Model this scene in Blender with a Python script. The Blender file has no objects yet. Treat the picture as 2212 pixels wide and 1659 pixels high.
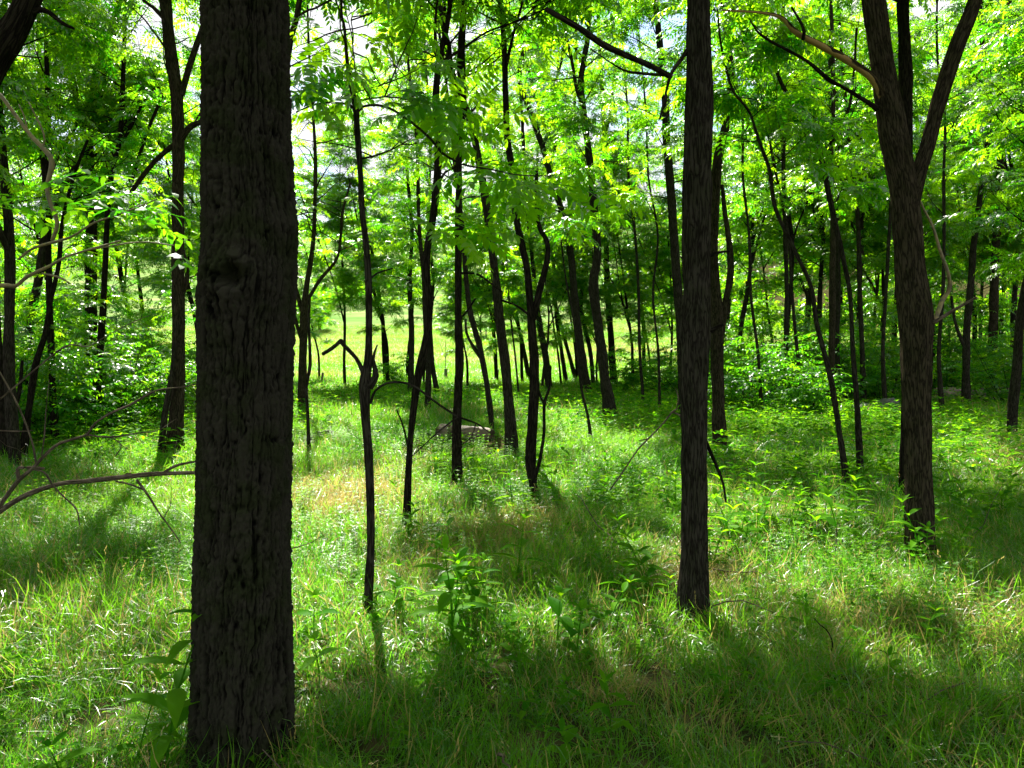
import bpy, math, random
import numpy as np
from mathutils import Vector
R = math.radians
rng = np.random.default_rng(7)
scn = bpy.context.scene
col = scn.collection

# ------------------------------------------------------------------ camera, sky, sun, exposure
CAM_H, PITCH, FPX = 1.7, R(-3.087), 1660.0
cam_d = bpy.data.cameras.new('camera'); cam = bpy.data.objects.new('camera', cam_d); col.objects.link(cam)
cam.location = (0, 0, CAM_H); cam.rotation_euler = (R(90) + PITCH, 0, 0)
cam_d.sensor_width = 36; cam_d.lens = 36 * FPX / 2212; cam_d.clip_start = 0.05; cam_d.clip_end = 3000
scn.camera = cam
SUN_EL, SUN_AZ = R(47), R(-14)          # azimuth from +Y, negative = to the left
SUN = np.array([math.sin(SUN_AZ) * math.cos(SUN_EL), math.cos(SUN_AZ) * math.cos(SUN_EL), math.sin(SUN_EL)])
w = bpy.data.worlds.new("World"); scn.world = w; w.use_nodes = True
nt = w.node_tree; nt.nodes.clear()
def nd(nt, t, **k):
    n = nt.nodes.new(t)
    for a, b in k.items(): setattr(n, a, b)
    return n
wo = nd(nt, 'ShaderNodeOutputWorld'); bg = nd(nt, 'ShaderNodeBackground')
sky = nd(nt, 'ShaderNodeTexSky', sky_type='NISHITA', sun_disc=False)
sky.sun_elevation = SUN_EL; sky.sun_rotation = SUN_AZ; sky.air_density = 1.0; sky.dust_density = 0.6
tc = nd(nt, 'ShaderNodeTexCoord'); mp = nd(nt, 'ShaderNodeMapping'); mp.inputs['Scale'].default_value = (1, 1, 2.2)
cn = nd(nt, 'ShaderNodeTexNoise'); cn.inputs['Scale'].default_value = 3.1; cn.inputs['Detail'].default_value = 7; cn.inputs['Roughness'].default_value = .58
cr = nd(nt, 'ShaderNodeValToRGB'); cr.color_ramp.elements[0].position = .38; cr.color_ramp.elements[1].position = .50
mx = nd(nt, 'ShaderNodeMix', data_type='RGBA'); mx.inputs['B'].default_value = (5, 5.05, 5.1, 1)
L = nt.links.new
L(tc.outputs['Generated'], mp.inputs[0]); L(mp.outputs[0], cn.inputs['Vector']); L(cn.outputs['Fac'], cr.inputs[0])
L(cr.outputs[0], mx.inputs['Factor']); L(sky.outputs[0], mx.inputs['A']); L(mx.outputs['Result'], bg.inputs[0])
bg.inputs[1].default_value = 0.05; L(bg.outputs[0], wo.inputs[0])
sd = bpy.data.lights.new('sun', 'SUN'); sd.energy = 5.0; sd.angle = R(.53); sd.color = (1, .95, .86)
so = bpy.data.objects.new('sun', sd); col.objects.link(so)
so.rotation_euler = Vector((-SUN).tolist()).to_track_quat('-Z', 'Y').to_euler()
scn.view_settings.view_transform = 'Standard'; scn.view_settings.look = 'None'; scn.view_settings.gamma = 1
scn.view_settings.exposure = 2.38
c = scn.cycles
c.max_bounces = 10; c.diffuse_bounces = 6; c.glossy_bounces = 2; c.transmission_bounces = 9; c.transparent_max_bounces = 4
c.sample_clamp_indirect = 8; c.use_adaptive_sampling = True; c.adaptive_threshold = 0.02
scn.render.use_persistent_data = False

# ------------------------------------------------------------------ pixel <-> world  (pixels of a 2212 x 1659 view)
CP, SP = math.cos(PITCH), math.sin(PITCH)
def P(u, v, d):                              # point on the pixel's ray at world y = d
    x = (u - 1106) / FPX; z = -(v - 829.5) / FPX
    dy = CP - SP * z; dz = SP + CP * z
    return np.array([x * d / dy, d, CAM_H + dz * d / dy])
def proj(p):
    p = np.asarray(p, float); q = p - np.array([0, 0, CAM_H])
    f = q[..., 1] * CP + q[..., 2] * SP; z = -q[..., 1] * SP + q[..., 2] * CP
    f = np.where(f > .05, f, np.nan)
    return 1106 + FPX * q[..., 0] / f, 829.5 - FPX * z / f
# ------------------------------------------------------------------ numpy noise
_perm = np.random.default_rng(1).permutation(256); _perm = np.concatenate([_perm, _perm, _perm])
_val = np.random.default_rng(2).random(256) * 2 - 1
def noise3(p):
    p = np.asarray(p, float); i = np.floor(p).astype(int); f = p - i; f = f * f * f * (f * (f * 6 - 15) + 10); i &= 255
    def h(a, b, c_): return _val[_perm[_perm[_perm[(i[..., 0] + a) & 255] + ((i[..., 1] + b) & 255)] + ((i[..., 2] + c_) & 255)]]
    l = lambda a, b, t: a + (b - a) * t
    x0 = l(l(h(0,0,0), h(1,0,0), f[...,0]), l(h(0,1,0), h(1,1,0), f[...,0]), f[...,1])
    x1 = l(l(h(0,0,1), h(1,0,1), f[...,0]), l(h(0,1,1), h(1,1,1), f[...,0]), f[...,1])
    return l(x0, x1, f[..., 2])
def sstep(a, b, x):
    t = np.clip((x - a) / (b - a), 0, 1); return t * t * (3 - 2 * t)
def terrain(x, y):
    x = np.asarray(x, float); y = np.asarray(y, float)
    q = np.stack([x * .35, y * .35, x * 0 + .5], -1)
    z = .05 * noise3(q) * sstep(1.5, 5, np.hypot(x, y)) + .02 * noise3(q * 4)
    z = z + 3.2 * np.clip((y - 30) / 95, 0, 1) ** 1.3 + 46 * sstep(110, 360, y) * (1 + .12 * noise3(np.stack([x * .008, y * .008, x * 0], -1)))
    z = z + 9 * sstep(95, 190, y) * sstep(-20, 80, x)
    return z
def G(u, v):                                 # ground point seen at the pixel
    lo, hi = .8, 600.
    for _ in range(50):
        m = (lo * hi) ** .5; p = P(u, v, m)
        if p[2] > terrain(p[0], p[1]): lo = m
        else: hi = m
    return P(u, v, lo)
# ------------------------------------------------------------------ mesh collecting
class MB:
    def __init__(s): s.V = []; s.Q = []; s.T = []; s.A = {}; s.n = 0; s.MQ = []; s.MT = []
    def add(s, v, q=None, t=None, mat=0, **attrs):
        v = np.asarray(v, np.float32).reshape(-1, 3); s.V.append(v)
        if q is not None and len(q): s.Q.append(np.asarray(q, np.int64) + s.n); s.MQ.append(np.full(len(q), mat))
        if t is not None and len(t): s.T.append(np.asarray(t, np.int64) + s.n); s.MT.append(np.full(len(t), mat))
        for k, a in attrs.items(): s.A.setdefault(k, []).append((s.n, np.asarray(a, np.float32)))
        s.n += len(v)
    def mesh(s, name, mats, smooth=True):
        me = bpy.data.meshes.new(name); V = np.concatenate(s.V) if s.V else np.zeros((0, 3), np.float32)
        Q = np.concatenate(s.Q) if s.Q else np.zeros((0, 4), int); T = np.concatenate(s.T) if s.T else np.zeros((0, 3), int)
        me.vertices.add(len(V)); me.vertices.foreach_set('co', V.ravel())
        loops = np.concatenate([Q.ravel(), T.ravel()]); me.loops.add(len(loops)); me.loops.foreach_set('vertex_index', loops.astype(np.int32))
        ls = np.concatenate([np.arange(len(Q)) * 4, len(Q) * 4 + np.arange(len(T)) * 3])
        me.polygons.add(len(Q) + len(T)); me.polygons.foreach_set('loop_start', ls.astype(np.int32))
        me.polygons.foreach_set('use_smooth', np.full(len(Q) + len(T), smooth))
        if len(mats) > 1:
            mi = np.concatenate([np.concatenate(s.MQ) if s.MQ else [], np.concatenate(s.MT) if s.MT else []]).astype(np.int32)
            me.polygons.foreach_set('material_index', mi)
        for k, L_ in s.A.items():
            vec = any(a.ndim == 2 for _, a in L_)
            at = me.attributes.new(k, 'FLOAT_VECTOR' if vec else 'FLOAT', 'POINT')
            buf = np.zeros((len(V), 3) if vec else len(V), np.float32)
            for o, a in L_: buf[o:o + len(a)] = a
            at.data.foreach_set('vector' if vec else 'value', buf.ravel())
        for m in mats: me.materials.append(m)
        me.update(calc_edges=True); me.validate()
        return me
    def build(s, name, mats, parent=None, smooth=True):
        if not isinstance(mats, (list, tuple)): mats = [mats]
        o = bpy.data.objects.new(name, s.mesh(name, mats, smooth)); col.objects.link(o)
        if parent is not None: o.parent = parent
        return o
def tag(o, label=None, cat=None, group=None, kind=None):
    for k, v in (('label', label), ('category', cat), ('group', group), ('kind', kind)):
        if v: o[k] = v
    return o
def empty(name, loc, label, cat, group=None):
    o = bpy.data.objects.new(name, None); col.objects.link(o); o.location = [float(t) for t in loc]; o.empty_display_size = .2
    return tag(o, label, cat, group)
def copy_tree(o, parent=None):
    c_ = o.copy(); col.objects.link(c_)
    if parent is not None: c_.parent = parent
    for ch in list(o.children): copy_tree(ch, c_)
    return c_
def resample(pts, rad, step):
    pts = np.asarray(pts, float); rad = np.asarray(rad, float)
    if len(pts) == 2: pts = np.array([pts[0], (pts[0] + pts[1]) / 2, pts[1]]); rad = np.array([rad[0], rad.mean(), rad[1]])
    P_ = np.vstack([2 * pts[0] - pts[1], pts, 2 * pts[-1] - pts[-2]]); out = []; ro = []
    for i in range(1, len(P_) - 2):
        a, b, c_, d = P_[i - 1:i + 3]; n = max(1, int(np.ceil(np.linalg.norm(c_ - b) / step)))
        t = np.arange(n)[:, None] / n
        out.append(.5 * (2 * b + (c_ - a) * t + (2 * a - 5 * b + 4 * c_ - d) * t ** 2 + (3 * b - a - 3 * c_ + d) * t ** 3))
        ro.append(rad[i - 1] + (rad[i] - rad[i - 1]) * t[:, 0])
    out.append(pts[-1:]); ro.append(rad[-1:])
    return np.concatenate(out), np.concatenate(ro)
def tube(mb, pts, rad, n=8, rough=0., seed=0., tip=True, **attrs):
    pts = np.asarray(pts, float); rad = np.asarray(rad, float); N = len(pts)
    T = np.gradient(pts, axis=0); T /= np.linalg.norm(T, axis=1)[:, None] + 1e-9
    ref = np.array([1., 0, 0]) if abs(T.mean(0)[0]) < .8 else np.array([0, 0, 1.])
    A = ref - T * (T @ ref)[:, None]; A /= np.linalg.norm(A, axis=1)[:, None]; B = np.cross(T, A)
    th = np.arange(n) * 2 * math.pi / n; ct, st = np.cos(th), np.sin(th)
    ln = np.concatenate([[0], np.cumsum(np.linalg.norm(np.diff(pts, axis=0), axis=1))])
    bc = np.stack([np.broadcast_to(ct, (N, n)) * rad[:, None], np.broadcast_to(st, (N, n)) * rad[:, None], np.broadcast_to(ln[:, None], (N, n))], -1) + seed
    r = np.broadcast_to(rad[:, None], (N, n)).copy()
    if rough:
        r = r * (1 + rough * (1.1 * noise3(bc * np.array([5, 5, 2.2])) + .8 * noise3(bc * np.array([40, 40, 7.])) ))
    V = pts[:, None] + r[..., None] * (A[:, None] * ct[None, :, None] + B[:, None] * st[None, :, None])
    i = np.arange(N - 1)[:, None] * n; j = np.arange(n)[None]; j2 = (j + 1) % n
    q = np.stack([i + j, i + j2, i + n + j2, i + n + j], -1).reshape(-1, 4); V = V.reshape(-1, 3); bc = bc.reshape(-1, 3); t = None
    if tip:
        V = np.vstack([V, pts[-1] + T[-1] * rad[-1] * .6]); bc = np.vstack([bc, bc[-1:]]); k = (N - 1) * n
        t = np.stack([k + np.arange(n), k + (np.arange(n) + 1) % n, np.full(n, N * n)], -1)
    mb.add(V, q, t, bc=bc, **{k_: np.full(len(V), a) for k_, a in attrs.items()})
# ------------------------------------------------------------------ materials
def newmat(name):
    m = bpy.data.materials.new(name); m.use_nodes = True; m.node_tree.nodes.clear(); return m, m.node_tree
def leaf_mat(name, dark, light, tdark, tlight, gloss=.05, rough=.35, dry=None, tfac=.5, inst=False):
    m, t = newmat(name); L = t.links.new
    a = nd(t, 'ShaderNodeAttribute', attribute_name='tint')
    fac = a.outputs['Fac']
    if inst:
        b = nd(t, 'ShaderNodeAttribute', attribute_name='itint', attribute_type='INSTANCER')
        ad = nd(t, 'ShaderNodeMath', operation='ADD'); L(fac, ad.inputs[0]); L(b.outputs['Fac'], ad.inputs[1])
        h = nd(t, 'ShaderNodeMath', operation='MULTIPLY'); L(ad.outputs[0], h.inputs[0]); h.inputs[1].default_value = .5; fac = h.outputs[0]
    def mixc(c1, c2, f):
        x = nd(t, 'ShaderNodeMix', data_type='RGBA'); x.inputs['A'].default_value = (*c1, 1); x.inputs['B'].default_value = (*c2, 1); L(f, x.inputs['Factor']); return x.outputs['Result']
    cd, ct = mixc(dark, light, fac), mixc(tdark, tlight, fac)
    if dry:
        b = nd(t, 'ShaderNodeAttribute', attribute_name='dry', attribute_type='INSTANCER')
        g = nd(t, 'ShaderNodeMath', operation='LESS_THAN'); L(a.outputs['Fac'], g.inputs[0]); L(b.outputs['Fac'], g.inputs[1])
        for k, cc in (('d', dry), ('t', tuple(x * .9 for x in dry))):
            x = nd(t, 'ShaderNodeMix', data_type='RGBA'); L(g.outputs[0], x.inputs['Factor']); L(cd if k == 'd' else ct, x.inputs['A']); x.inputs['B'].default_value = (*cc, 1)
            if k == 'd': cd = x.outputs['Result']
            else: ct = x.outputs['Result']
    D = nd(t, 'ShaderNodeBsdfDiffuse'); T = nd(t, 'ShaderNodeBsdfTranslucent'); M = nd(t, 'ShaderNodeMixShader'); Gs = nd(t, 'ShaderNodeBsdfGlossy'); M2 = nd(t, 'ShaderNodeMixShader'); O = nd(t, 'ShaderNodeOutputMaterial')
    L(cd, D.inputs[0]); L(ct, T.inputs[0]); M.inputs[0].default_value = tfac; L(D.outputs[0], M.inputs[1]); L(T.outputs[0], M.inputs[2])
    fr = nd(t, 'ShaderNodeFresnel'); fr.inputs[0].default_value = 1.35; mm = nd(t, 'ShaderNodeMath', operation='MULTIPLY_ADD'); L(fr.outputs[0], mm.inputs[0]); mm.inputs[1].default_value = gloss * 2.2; mm.inputs[2].default_value = 0
    L(mm.outputs[0], M2.inputs[0]); Gs.inputs['Roughness'].default_value = rough; L(M.outputs[0], M2.inputs[1]); L(Gs.outputs[0], M2.inputs[2]); L(M2.outputs[0], O.inputs[0])
    return m
def bark_mat(name, ridge, crev, green=None, scale=60., bump=.7, stretch=.13, depth=.010, ht=False):
    m, t = newmat(name); L = t.links.new
    a = nd(t, 'ShaderNodeAttribute', attribute_name='bc'); mp = nd(t, 'ShaderNodeMapping'); mp.inputs['Scale'].default_value = (1, 1, stretch); L(a.outputs['Vector'], mp.inputs[0])
    n = nd(t, 'ShaderNodeTexNoise'); n.inputs['Scale'].default_value = scale; n.inputs['Detail'].default_value = 3; n.inputs['Distortion'].default_value = .4; L(mp.outputs[0], n.inputs['Vector'])
    s = nd(t, 'ShaderNodeMath', operation='SUBTRACT'); s.inputs[1].default_value = .5; L(n.outputs['Fac'], s.inputs[0])
    ab = nd(t, 'ShaderNodeMath', operation='ABSOLUTE'); L(s.outputs[0], ab.inputs[0])
    ml = nd(t, 'ShaderNodeMath', operation='MULTIPLY', use_clamp=True); ml.inputs[1].default_value = 9; L(ab.outputs[0], ml.inputs[0])
    n2 = nd(t, 'ShaderNodeTexNoise'); n2.inputs['Scale'].default_value = 9; n2.inputs['Detail'].default_value = 5; L(a.outputs['Vector'], n2.inputs['Vector'])
    x = nd(t, 'ShaderNodeMix', data_type='RGBA'); x.inputs['A'].default_value = (*crev, 1); x.inputs['B'].default_value = (*ridge, 1)
    if ht: hh = nd(t, 'ShaderNodeAttribute', attribute_name='ht'); L(hh.outputs['Fac'], x.inputs['Factor'])
    else: L(ml.outputs[0], x.inputs['Factor'])
    cr_ = nd(t, 'ShaderNodeValToRGB'); cr_.color_ramp.elements[0].position = .45; cr_.color_ramp.elements[1].position = .62; L(n2.outputs['Fac'], cr_.inputs[0])
    y = nd(t, 'ShaderNodeMix', data_type='RGBA'); L(cr_.outputs[0], y.inputs['Factor']); L(x.outputs['Result'], y.inputs['A'])
    z = nd(t, 'ShaderNodeMix', data_type='RGBA', blend_type='MULTIPLY'); z.inputs['Factor'].default_value = 1; L(x.outputs['Result'], z.inputs['A']); z.inputs['B'].default_value = (*(green or (.75, .8, .7)), 1); L(z.outputs['Result'], y.inputs['B'])
    pb = nd(t, 'ShaderNodeBsdfDiffuse'); pb.inputs['Roughness'].default_value = .8
    bm = nd(t, 'ShaderNodeBump'); bm.inputs['Strength'].default_value = bump; bm.inputs['Distance'].default_value = depth; L(ml.outputs[0], bm.inputs['Height'])
    L(y.outputs['Result'], pb.inputs[0]); L(bm.outputs[0], pb.inputs['Normal']); O = nd(t, 'ShaderNodeOutputMaterial'); L(pb.outputs[0], O.inputs[0])
    return m
def noise_mat(name, c1, c2, scale=8, bump=.3, rough=.8, c3=None, coord='Object'):
    m, t = newmat(name); L = t.links.new
    tc = nd(t, 'ShaderNodeTexCoord'); n = nd(t, 'ShaderNodeTexNoise'); n.inputs['Scale'].default_value = scale; n.inputs['Detail'].default_value = 6; L(tc.outputs[coord], n.inputs['Vector'])
    cr_ = nd(t, 'ShaderNodeValToRGB'); e = cr_.color_ramp.elements; e[0].position = .35; e[1].position = .65; e[0].color = (*c1, 1); e[1].color = (*c2, 1); L(n.outputs['Fac'], cr_.inputs[0])
    if c3: q = e.new(.8); q.color = (*c3, 1)
    pb = nd(t, 'ShaderNodeBsdfPrincipled'); pb.inputs['Roughness'].default_value = rough; L(cr_.outputs[0], pb.inputs['Base Color'])
    bm = nd(t, 'ShaderNodeBump'); bm.inputs['Strength'].default_value = bump; bm.inputs['Distance'].default_value = .02; L(n.outputs['Fac'], bm.inputs['Height']); L(bm.outputs[0], pb.inputs['Normal'])
    O = nd(t, 'ShaderNodeOutputMaterial'); L(pb.outputs[0], O.inputs[0]); return m
M_leaf = leaf_mat('pinnate_leaf', (.012, .070, .004), (.045, .13, .006), (.060, .36, .004), (.36, .66, .006), gloss=.04, tfac=.64)
M_leaf2 = leaf_mat('glossy_leaf', (.018, .085, .006), (.04, .13, .008), (.07, .38, .006), (.28, .62, .008), gloss=.012, rough=.4)
M_weed = leaf_mat('weed_leaf', (.025, .11, .004), (.06, .16, .006), (.06, .32, .003), (.32, .62, .004), gloss=.014, rough=.45)
M_grass = leaf_mat('grass_blade', (.014, .085, .005), (.065, .18, .012), (.03, .26, .006), (.24, .50, .014), gloss=.032, rough=.38, dry=(.36, .29, .085), inst=True, tfac=.56)
M_bark = bark_mat('furrowed_bark', (.044, .040, .030), (.012, .010, .008))
M_bark_dark = bark_mat('dark_bark', (.027, .023, .017), (.007, .006, .005))
M_bark_brown = bark_mat('brown_bark', (.056, .046, .030), (.013, .011, .008))
M_bark_big = bark_mat('deeply_furrowed_bark', (.029, .027, .020), (.003, .003, .0025), scale=90, bump=.5, stretch=.35, depth=.004, green=(.75, .92, .62), ht=True)
M_twig = bark_mat('dead_twig_bark', (.16, .125, .095), (.06, .045, .035), scale=60)
def peel_mat():
    m = bark_mat('peeling_bark_over_yellow_wood', (.060, .046, .026), (.015, .011, .008)); t = m.node_tree; L = t.links.new
    a = nd(t, 'ShaderNodeAttribute', attribute_name='bc'); n = nd(t, 'ShaderNodeTexNoise'); n.inputs['Scale'].default_value = 9; n.inputs['Detail'].default_value = 4
    mp = nd(t, 'ShaderNodeMapping'); mp.inputs['Scale'].default_value = (2, 2, .6); L(a.outputs['Vector'], mp.inputs[0]); L(mp.outputs[0], n.inputs['Vector'])
    g = nd(t, 'ShaderNodeNewGeometry'); sp = nd(t, 'ShaderNodeSeparateXYZ'); L(g.outputs['Normal'], sp.inputs[0]); sb = nd(t, 'ShaderNodeSeparateXYZ'); L(a.outputs['Vector'], sb.inputs[0])
    f = nd(t, 'ShaderNodeMath', operation='MULTIPLY_ADD'); L(sp.outputs['Z'], f.inputs[0]); f.inputs[1].default_value = -.22; L(n.outputs['Fac'], f.inputs[2])
    g2 = nd(t, 'ShaderNodeMath', operation='MULTIPLY_ADD'); L(sb.outputs['Z'], g2.inputs[0]); g2.inputs[1].default_value = .10; L(f.outputs[0], g2.inputs[2])
    r_ = nd(t, 'ShaderNodeValToRGB'); r_.color_ramp.elements[0].position = .60; r_.color_ramp.elements[1].position = .64; L(g2.outputs[0], r_.inputs[0])
    d = nd(t, 'ShaderNodeBsdfDiffuse'); d.inputs[0].default_value = (.27, .19, .07, 1); ms = nd(t, 'ShaderNodeMixShader'); out = [x for x in t.nodes if x.type == 'OUTPUT_MATERIAL'][0]; old = out.inputs[0].links[0].from_socket
    L(r_.outputs[0], ms.inputs[0]); L(old, ms.inputs[1]); L(d.outputs[0], ms.inputs[2]); L(ms.outputs[0], out.inputs[0]); return m
M_peel = peel_mat()
M_moss = noise_mat('lichen_bark', (.10, .085, .05), (.22, .17, .07), 25)
M_log = noise_mat('weathered_log', (.05, .034, .022), (.14, .10, .065), 7, c3=(.05, .035, .022))
M_rot = noise_mat('rotten_wood', (.03, .02, .014), (.09, .055, .03), 12)
M_cut = noise_mat('cut_wood', (.35, .24, .13), (.48, .36, .22), 20)

# ------------------------------------------------------------------ leaf and spray templates
def rotz(a):
    c_, s = math.cos(a), math.sin(a); return np.array([[c_, -s, 0], [s, c_, 0], [0, 0, 1.]])
def rotx(a):
    c_, s = math.cos(a), math.sin(a); return np.array([[1., 0, 0], [0, c_, -s], [0, s, c_]])
def roty(a):
    c_, s = math.cos(a), math.sin(a); return np.array([[c_, 0, s], [0, 1., 0], [-s, 0, c_]])
class TP:                                     # template: verts, quads, tris, tint
    def __init__(s): s.v = []; s.q = []; s.t = []; s.c = []; s.n = 0
    def add(s, v, q, t, c_):
        s.v.append(v); s.c.append(np.full(len(v), c_))
        if len(q): s.q.append(np.array(q) + s.n)
        if len(t): s.t.append(np.array(t) + s.n)
        s.n += len(v)
    def done(s):
        s.v = np.concatenate(s.v); s.c = np.concatenate(s.c)
        s.q = np.concatenate(s.q) if s.q else np.zeros((0, 4), int); s.t = np.concatenate(s.t) if s.t else np.zeros((0, 3), int); return s
def leaflet(tp, o, M, ln, wd, c_, fold=.18, droop=.1, hexa=True):
    if hexa:
        v = np.array([[0, 0, 0], [.3, .5, fold], [.68, .36, fold * .7 - droop * .4], [1, 0, -droop], [.68, -.36, fold * .7 - droop * .4], [.3, -.5, fold]])
        v[:, 0] *= ln; v[:, 1] *= wd; v[:, 2] *= wd
        tp.add(v @ M.T + o, [[1, 2, 4, 5]], [[0, 1, 5], [2, 3, 4]], c_)
    else:
        v = np.array([[0, 0, 0], [.42, .5, fold], [1, 0, -droop], [.42, -.5, fold]]); v[:, 0] *= ln; v[:, 1] *= wd; v[:, 2] *= wd
        tp.add(v @ M.T + o, [[0, 1, 2, 3]], [], c_)
def strip(tp, p, w_, c_):                      # thin vertical ribbon along points
    p = np.asarray(p, float); v = np.concatenate([p + [0, 0, w_ / 2], p - [0, 0, w_ / 2]]); n = len(p)
    tp.add(v, [[i, i + 1, n + i + 1, n + i] for i in range(n - 1)], [], c_)
def compound(tp, o, M, ln, r, pairs=6, lw=.026, ll=.07, hexa=True):
    base_c = r.uniform(.1, .9); dr = r.uniform(.15, .5)
    curve = lambda t: np.array([t * ln, 0, -dr * ln * t * t])
    if hexa: strip(tp, [M @ curve(t) + o for t in (0, .35, .7, 1)], .003, base_c)
    for k in range(pairs + 1):
        t = .2 + .8 * k / pairs; p = curve(t); sl = math.atan2(2 * dr * t, 1)
        sides = (1, -1) if k < pairs else (0,)
        for s in sides:
            a = s * (R(68) - t * R(25)) + r.normal(0, .1) if s else r.normal(0, .1)
            Ml = M @ roty(sl) @ rotz(a) @ roty(r.uniform(.05, .45)) @ rotx(r.normal(0, .25))
            sz = (.75 + .5 * math.sin(math.pi * (.15 + .75 * t))) * r.uniform(.85, 1.1)
            leaflet(tp, M @ p + o, Ml, ll * sz, lw * sz, np.clip(base_c + r.normal(0, .12), 0, 1), hexa=hexa)
def spray(seed, hexa, simple=False):
    r = np.random.default_rng(seed); tp = TP(); n = 5 if not simple else 9; tl = .34
    strip(tp, [[0, 0, 0], [tl * .5, 0, .01], [tl, 0, -.01]], .005, .1)
    for k in range(n):
        t = .15 + .85 * k / (n - 1); side = 1 if k % 2 else -1
        a = side * r.uniform(.5, 1.15) * (1 if k < n - 1 else .15)
        M = rotz(a) @ roty(r.uniform(-.25, .45)) @ rotx(r.normal(0, .3)); o = np.array([t * tl, 0, 0.])
        if simple: leaflet(tp, o, M @ roty(r.uniform(0, .7)), r.uniform(.06, .10), r.uniform(.03, .042), r.random(), hexa=hexa)
        else: compound(tp, o, M, r.uniform(.2, .33), r, pairs=int(r.integers(5, 8)), hexa=hexa)
    return tp.done()
SPR_NEAR = [spray(100 + i, True) for i in range(6)]
SPR_FAR = [spray(200 + i, False) for i in range(6)]
SPR_SIMPLE = [spray(300 + i, True, True) for i in range(5)]
def put(mb, tp, pos, Rm, sc, dt, attr='tint', mat=0):
    n = len(pos)
    if not n: return
    V = np.einsum('nij,vj->nvi', Rm, tp.v) * sc[:, None, None] + pos[:, None]
    k = len(tp.v); off = (np.arange(n) * k)[:, None, None]
    q = (tp.q[None] + off).reshape(-1, 4); t = (tp.t[None] + off).reshape(-1, 3)
    mb.add(V, q, t, mat=mat, **{attr: np.clip(tp.c[None] * .8 + .2 + dt[:, None], 0, 1).ravel()})
def put_sprays(mb, lib, pos, az, r, scale=1., pitch=(-.35, .35)):
    pos = np.asarray(pos); n = len(pos)
    if n == 0: return
    az = np.asarray(az); pi = r.uniform(*pitch, n); ro = r.normal(0, .3, n)
    Rm = np.array([rotz(a) @ roty(b) @ rotx(c_) for a, b, c_ in zip(az, pi, ro)])
    sc = r.uniform(.8, 1.2, n) * scale; which = r.integers(0, len(lib), n); dt = r.normal(-.12, .26, n)
    for k in range(len(lib)):
        s = which == k; put(mb, lib[k], pos[s], Rm[s], sc[s], dt[s])

# ------------------------------------------------------------------ crown leaves thinned to shape sun and shade spots and sky gaps
#   light and shade the crowns are shaped to cast: (u, v, ru, rv, amount) of ground spots, amount > 0 = shaded
SHADE = [(780, 1390, 200, 75, -.95), (1180, 1440, 260, 65, -.95), (1560, 1420, 190, 60, -.8), (700, 1250, 60, 60, -.6), (1650, 1300, 90, 40, -.5), (720, 1100, 110, 45, -.7), (1160, 1130, 60, 25, -.6),
  (700, 960, 90, 60, -.7), (1370, 985, 90, 22, -.5), (1640, 1170, 150, 60, -.75), (1850, 1180, 90, 40, -.6), (1670, 925, 120, 40, -.7), (2160, 1000, 90, 45, -.7),
  (1440, 1240, 70, 50, -.6), (1260, 1500, 110, 26, -.8), (260, 1165, 180, 45, -.5), (60, 1400, 90, 50, -.5), (360, 1300, 70, 110, -.4), (1000, 1000, 160, 40, -.35),
  (2160, 1230, 50, 50, -.5), (250, 1450, 150, 40, -.45), (680, 870, 60, 50, -.9), (480, 900, 60, 60, -.5), (880, 1010, 60, 40, -.4), (1750, 1250, 80, 25, -.4),
  (1900, 1650, 500, 70, .8), (900, 1650, 320, 60, .8), (1250, 1640, 120, 60, .5), (90, 1300, 110, 60, .6), (250, 1270, 90, 60, .35), (870, 1540, 160, 40, .3), (1230, 1560, 130, 40, .6), (1950, 1570, 350, 60, .4), (2130, 1450, 110, 90, .4),
  (1050, 1190, 110, 28, .5), (880, 1240, 90, 40, .5), (1360, 1310, 70, 20, .25), (1880, 1420, 160, 60, .35), (2120, 1140, 100, 60, .45), (1630, 1060, 80, 28, .4),
  (1320, 1060, 90, 22, .3), (1860, 850, 400, 50, .5), (1120, 880, 170, 30, .4), (800, 1000, 60, 30, .2), (350, 1080, 60, 60, .2), (500, 1600, 120, 60, .5), (1500, 1300, 60, 30, .4)]
def shade(u, v):
    s = np.full(np.shape(u), .44)
    for a, b, ra, rb, k in SHADE: s = s + k * np.exp(-(((u - a) / ra) ** 2 + ((v - b) / rb) ** 2))
    u_ = np.asarray(u, float); v_ = np.asarray(v, float)
    s = s + .34 * noise3(np.stack([u_ / 75, v_ / 26, u_ * 0 + 4.4], -1)) * np.clip((v_ - 950) / 200, 0, 1)
    return np.clip(s, 0, 1)
GAPS = [(690, 350, 50, 70, .8), (740, 20, 45, 35, .9), (1060, 260, 60, 50, .7), (1670, 330, 45, 55, .95), (1320, 60, 50, 40, .2), (1150, 220, 40, 60, .7), (1040, 180, 30, 70, .5),
  (300, 330, 60, 60, .7), (420, 160, 40, 60, .7), (130, 180, 30, 60, .5), (2180, 300, 50, 60, .6), (2090, 250, 50, 40, .4), (720, 160, 60, 60, .1), (30, 200, 40, 50, .6), (1240, 180, 30, 40, .2), (240, 240, 30, 40, .5),
  (700, 480, 50, 40, .7), (1280, 120, 30, 30, .3), (2170, 540, 50, 50, .3), (640, 560, 30, 40, .5)]
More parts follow.
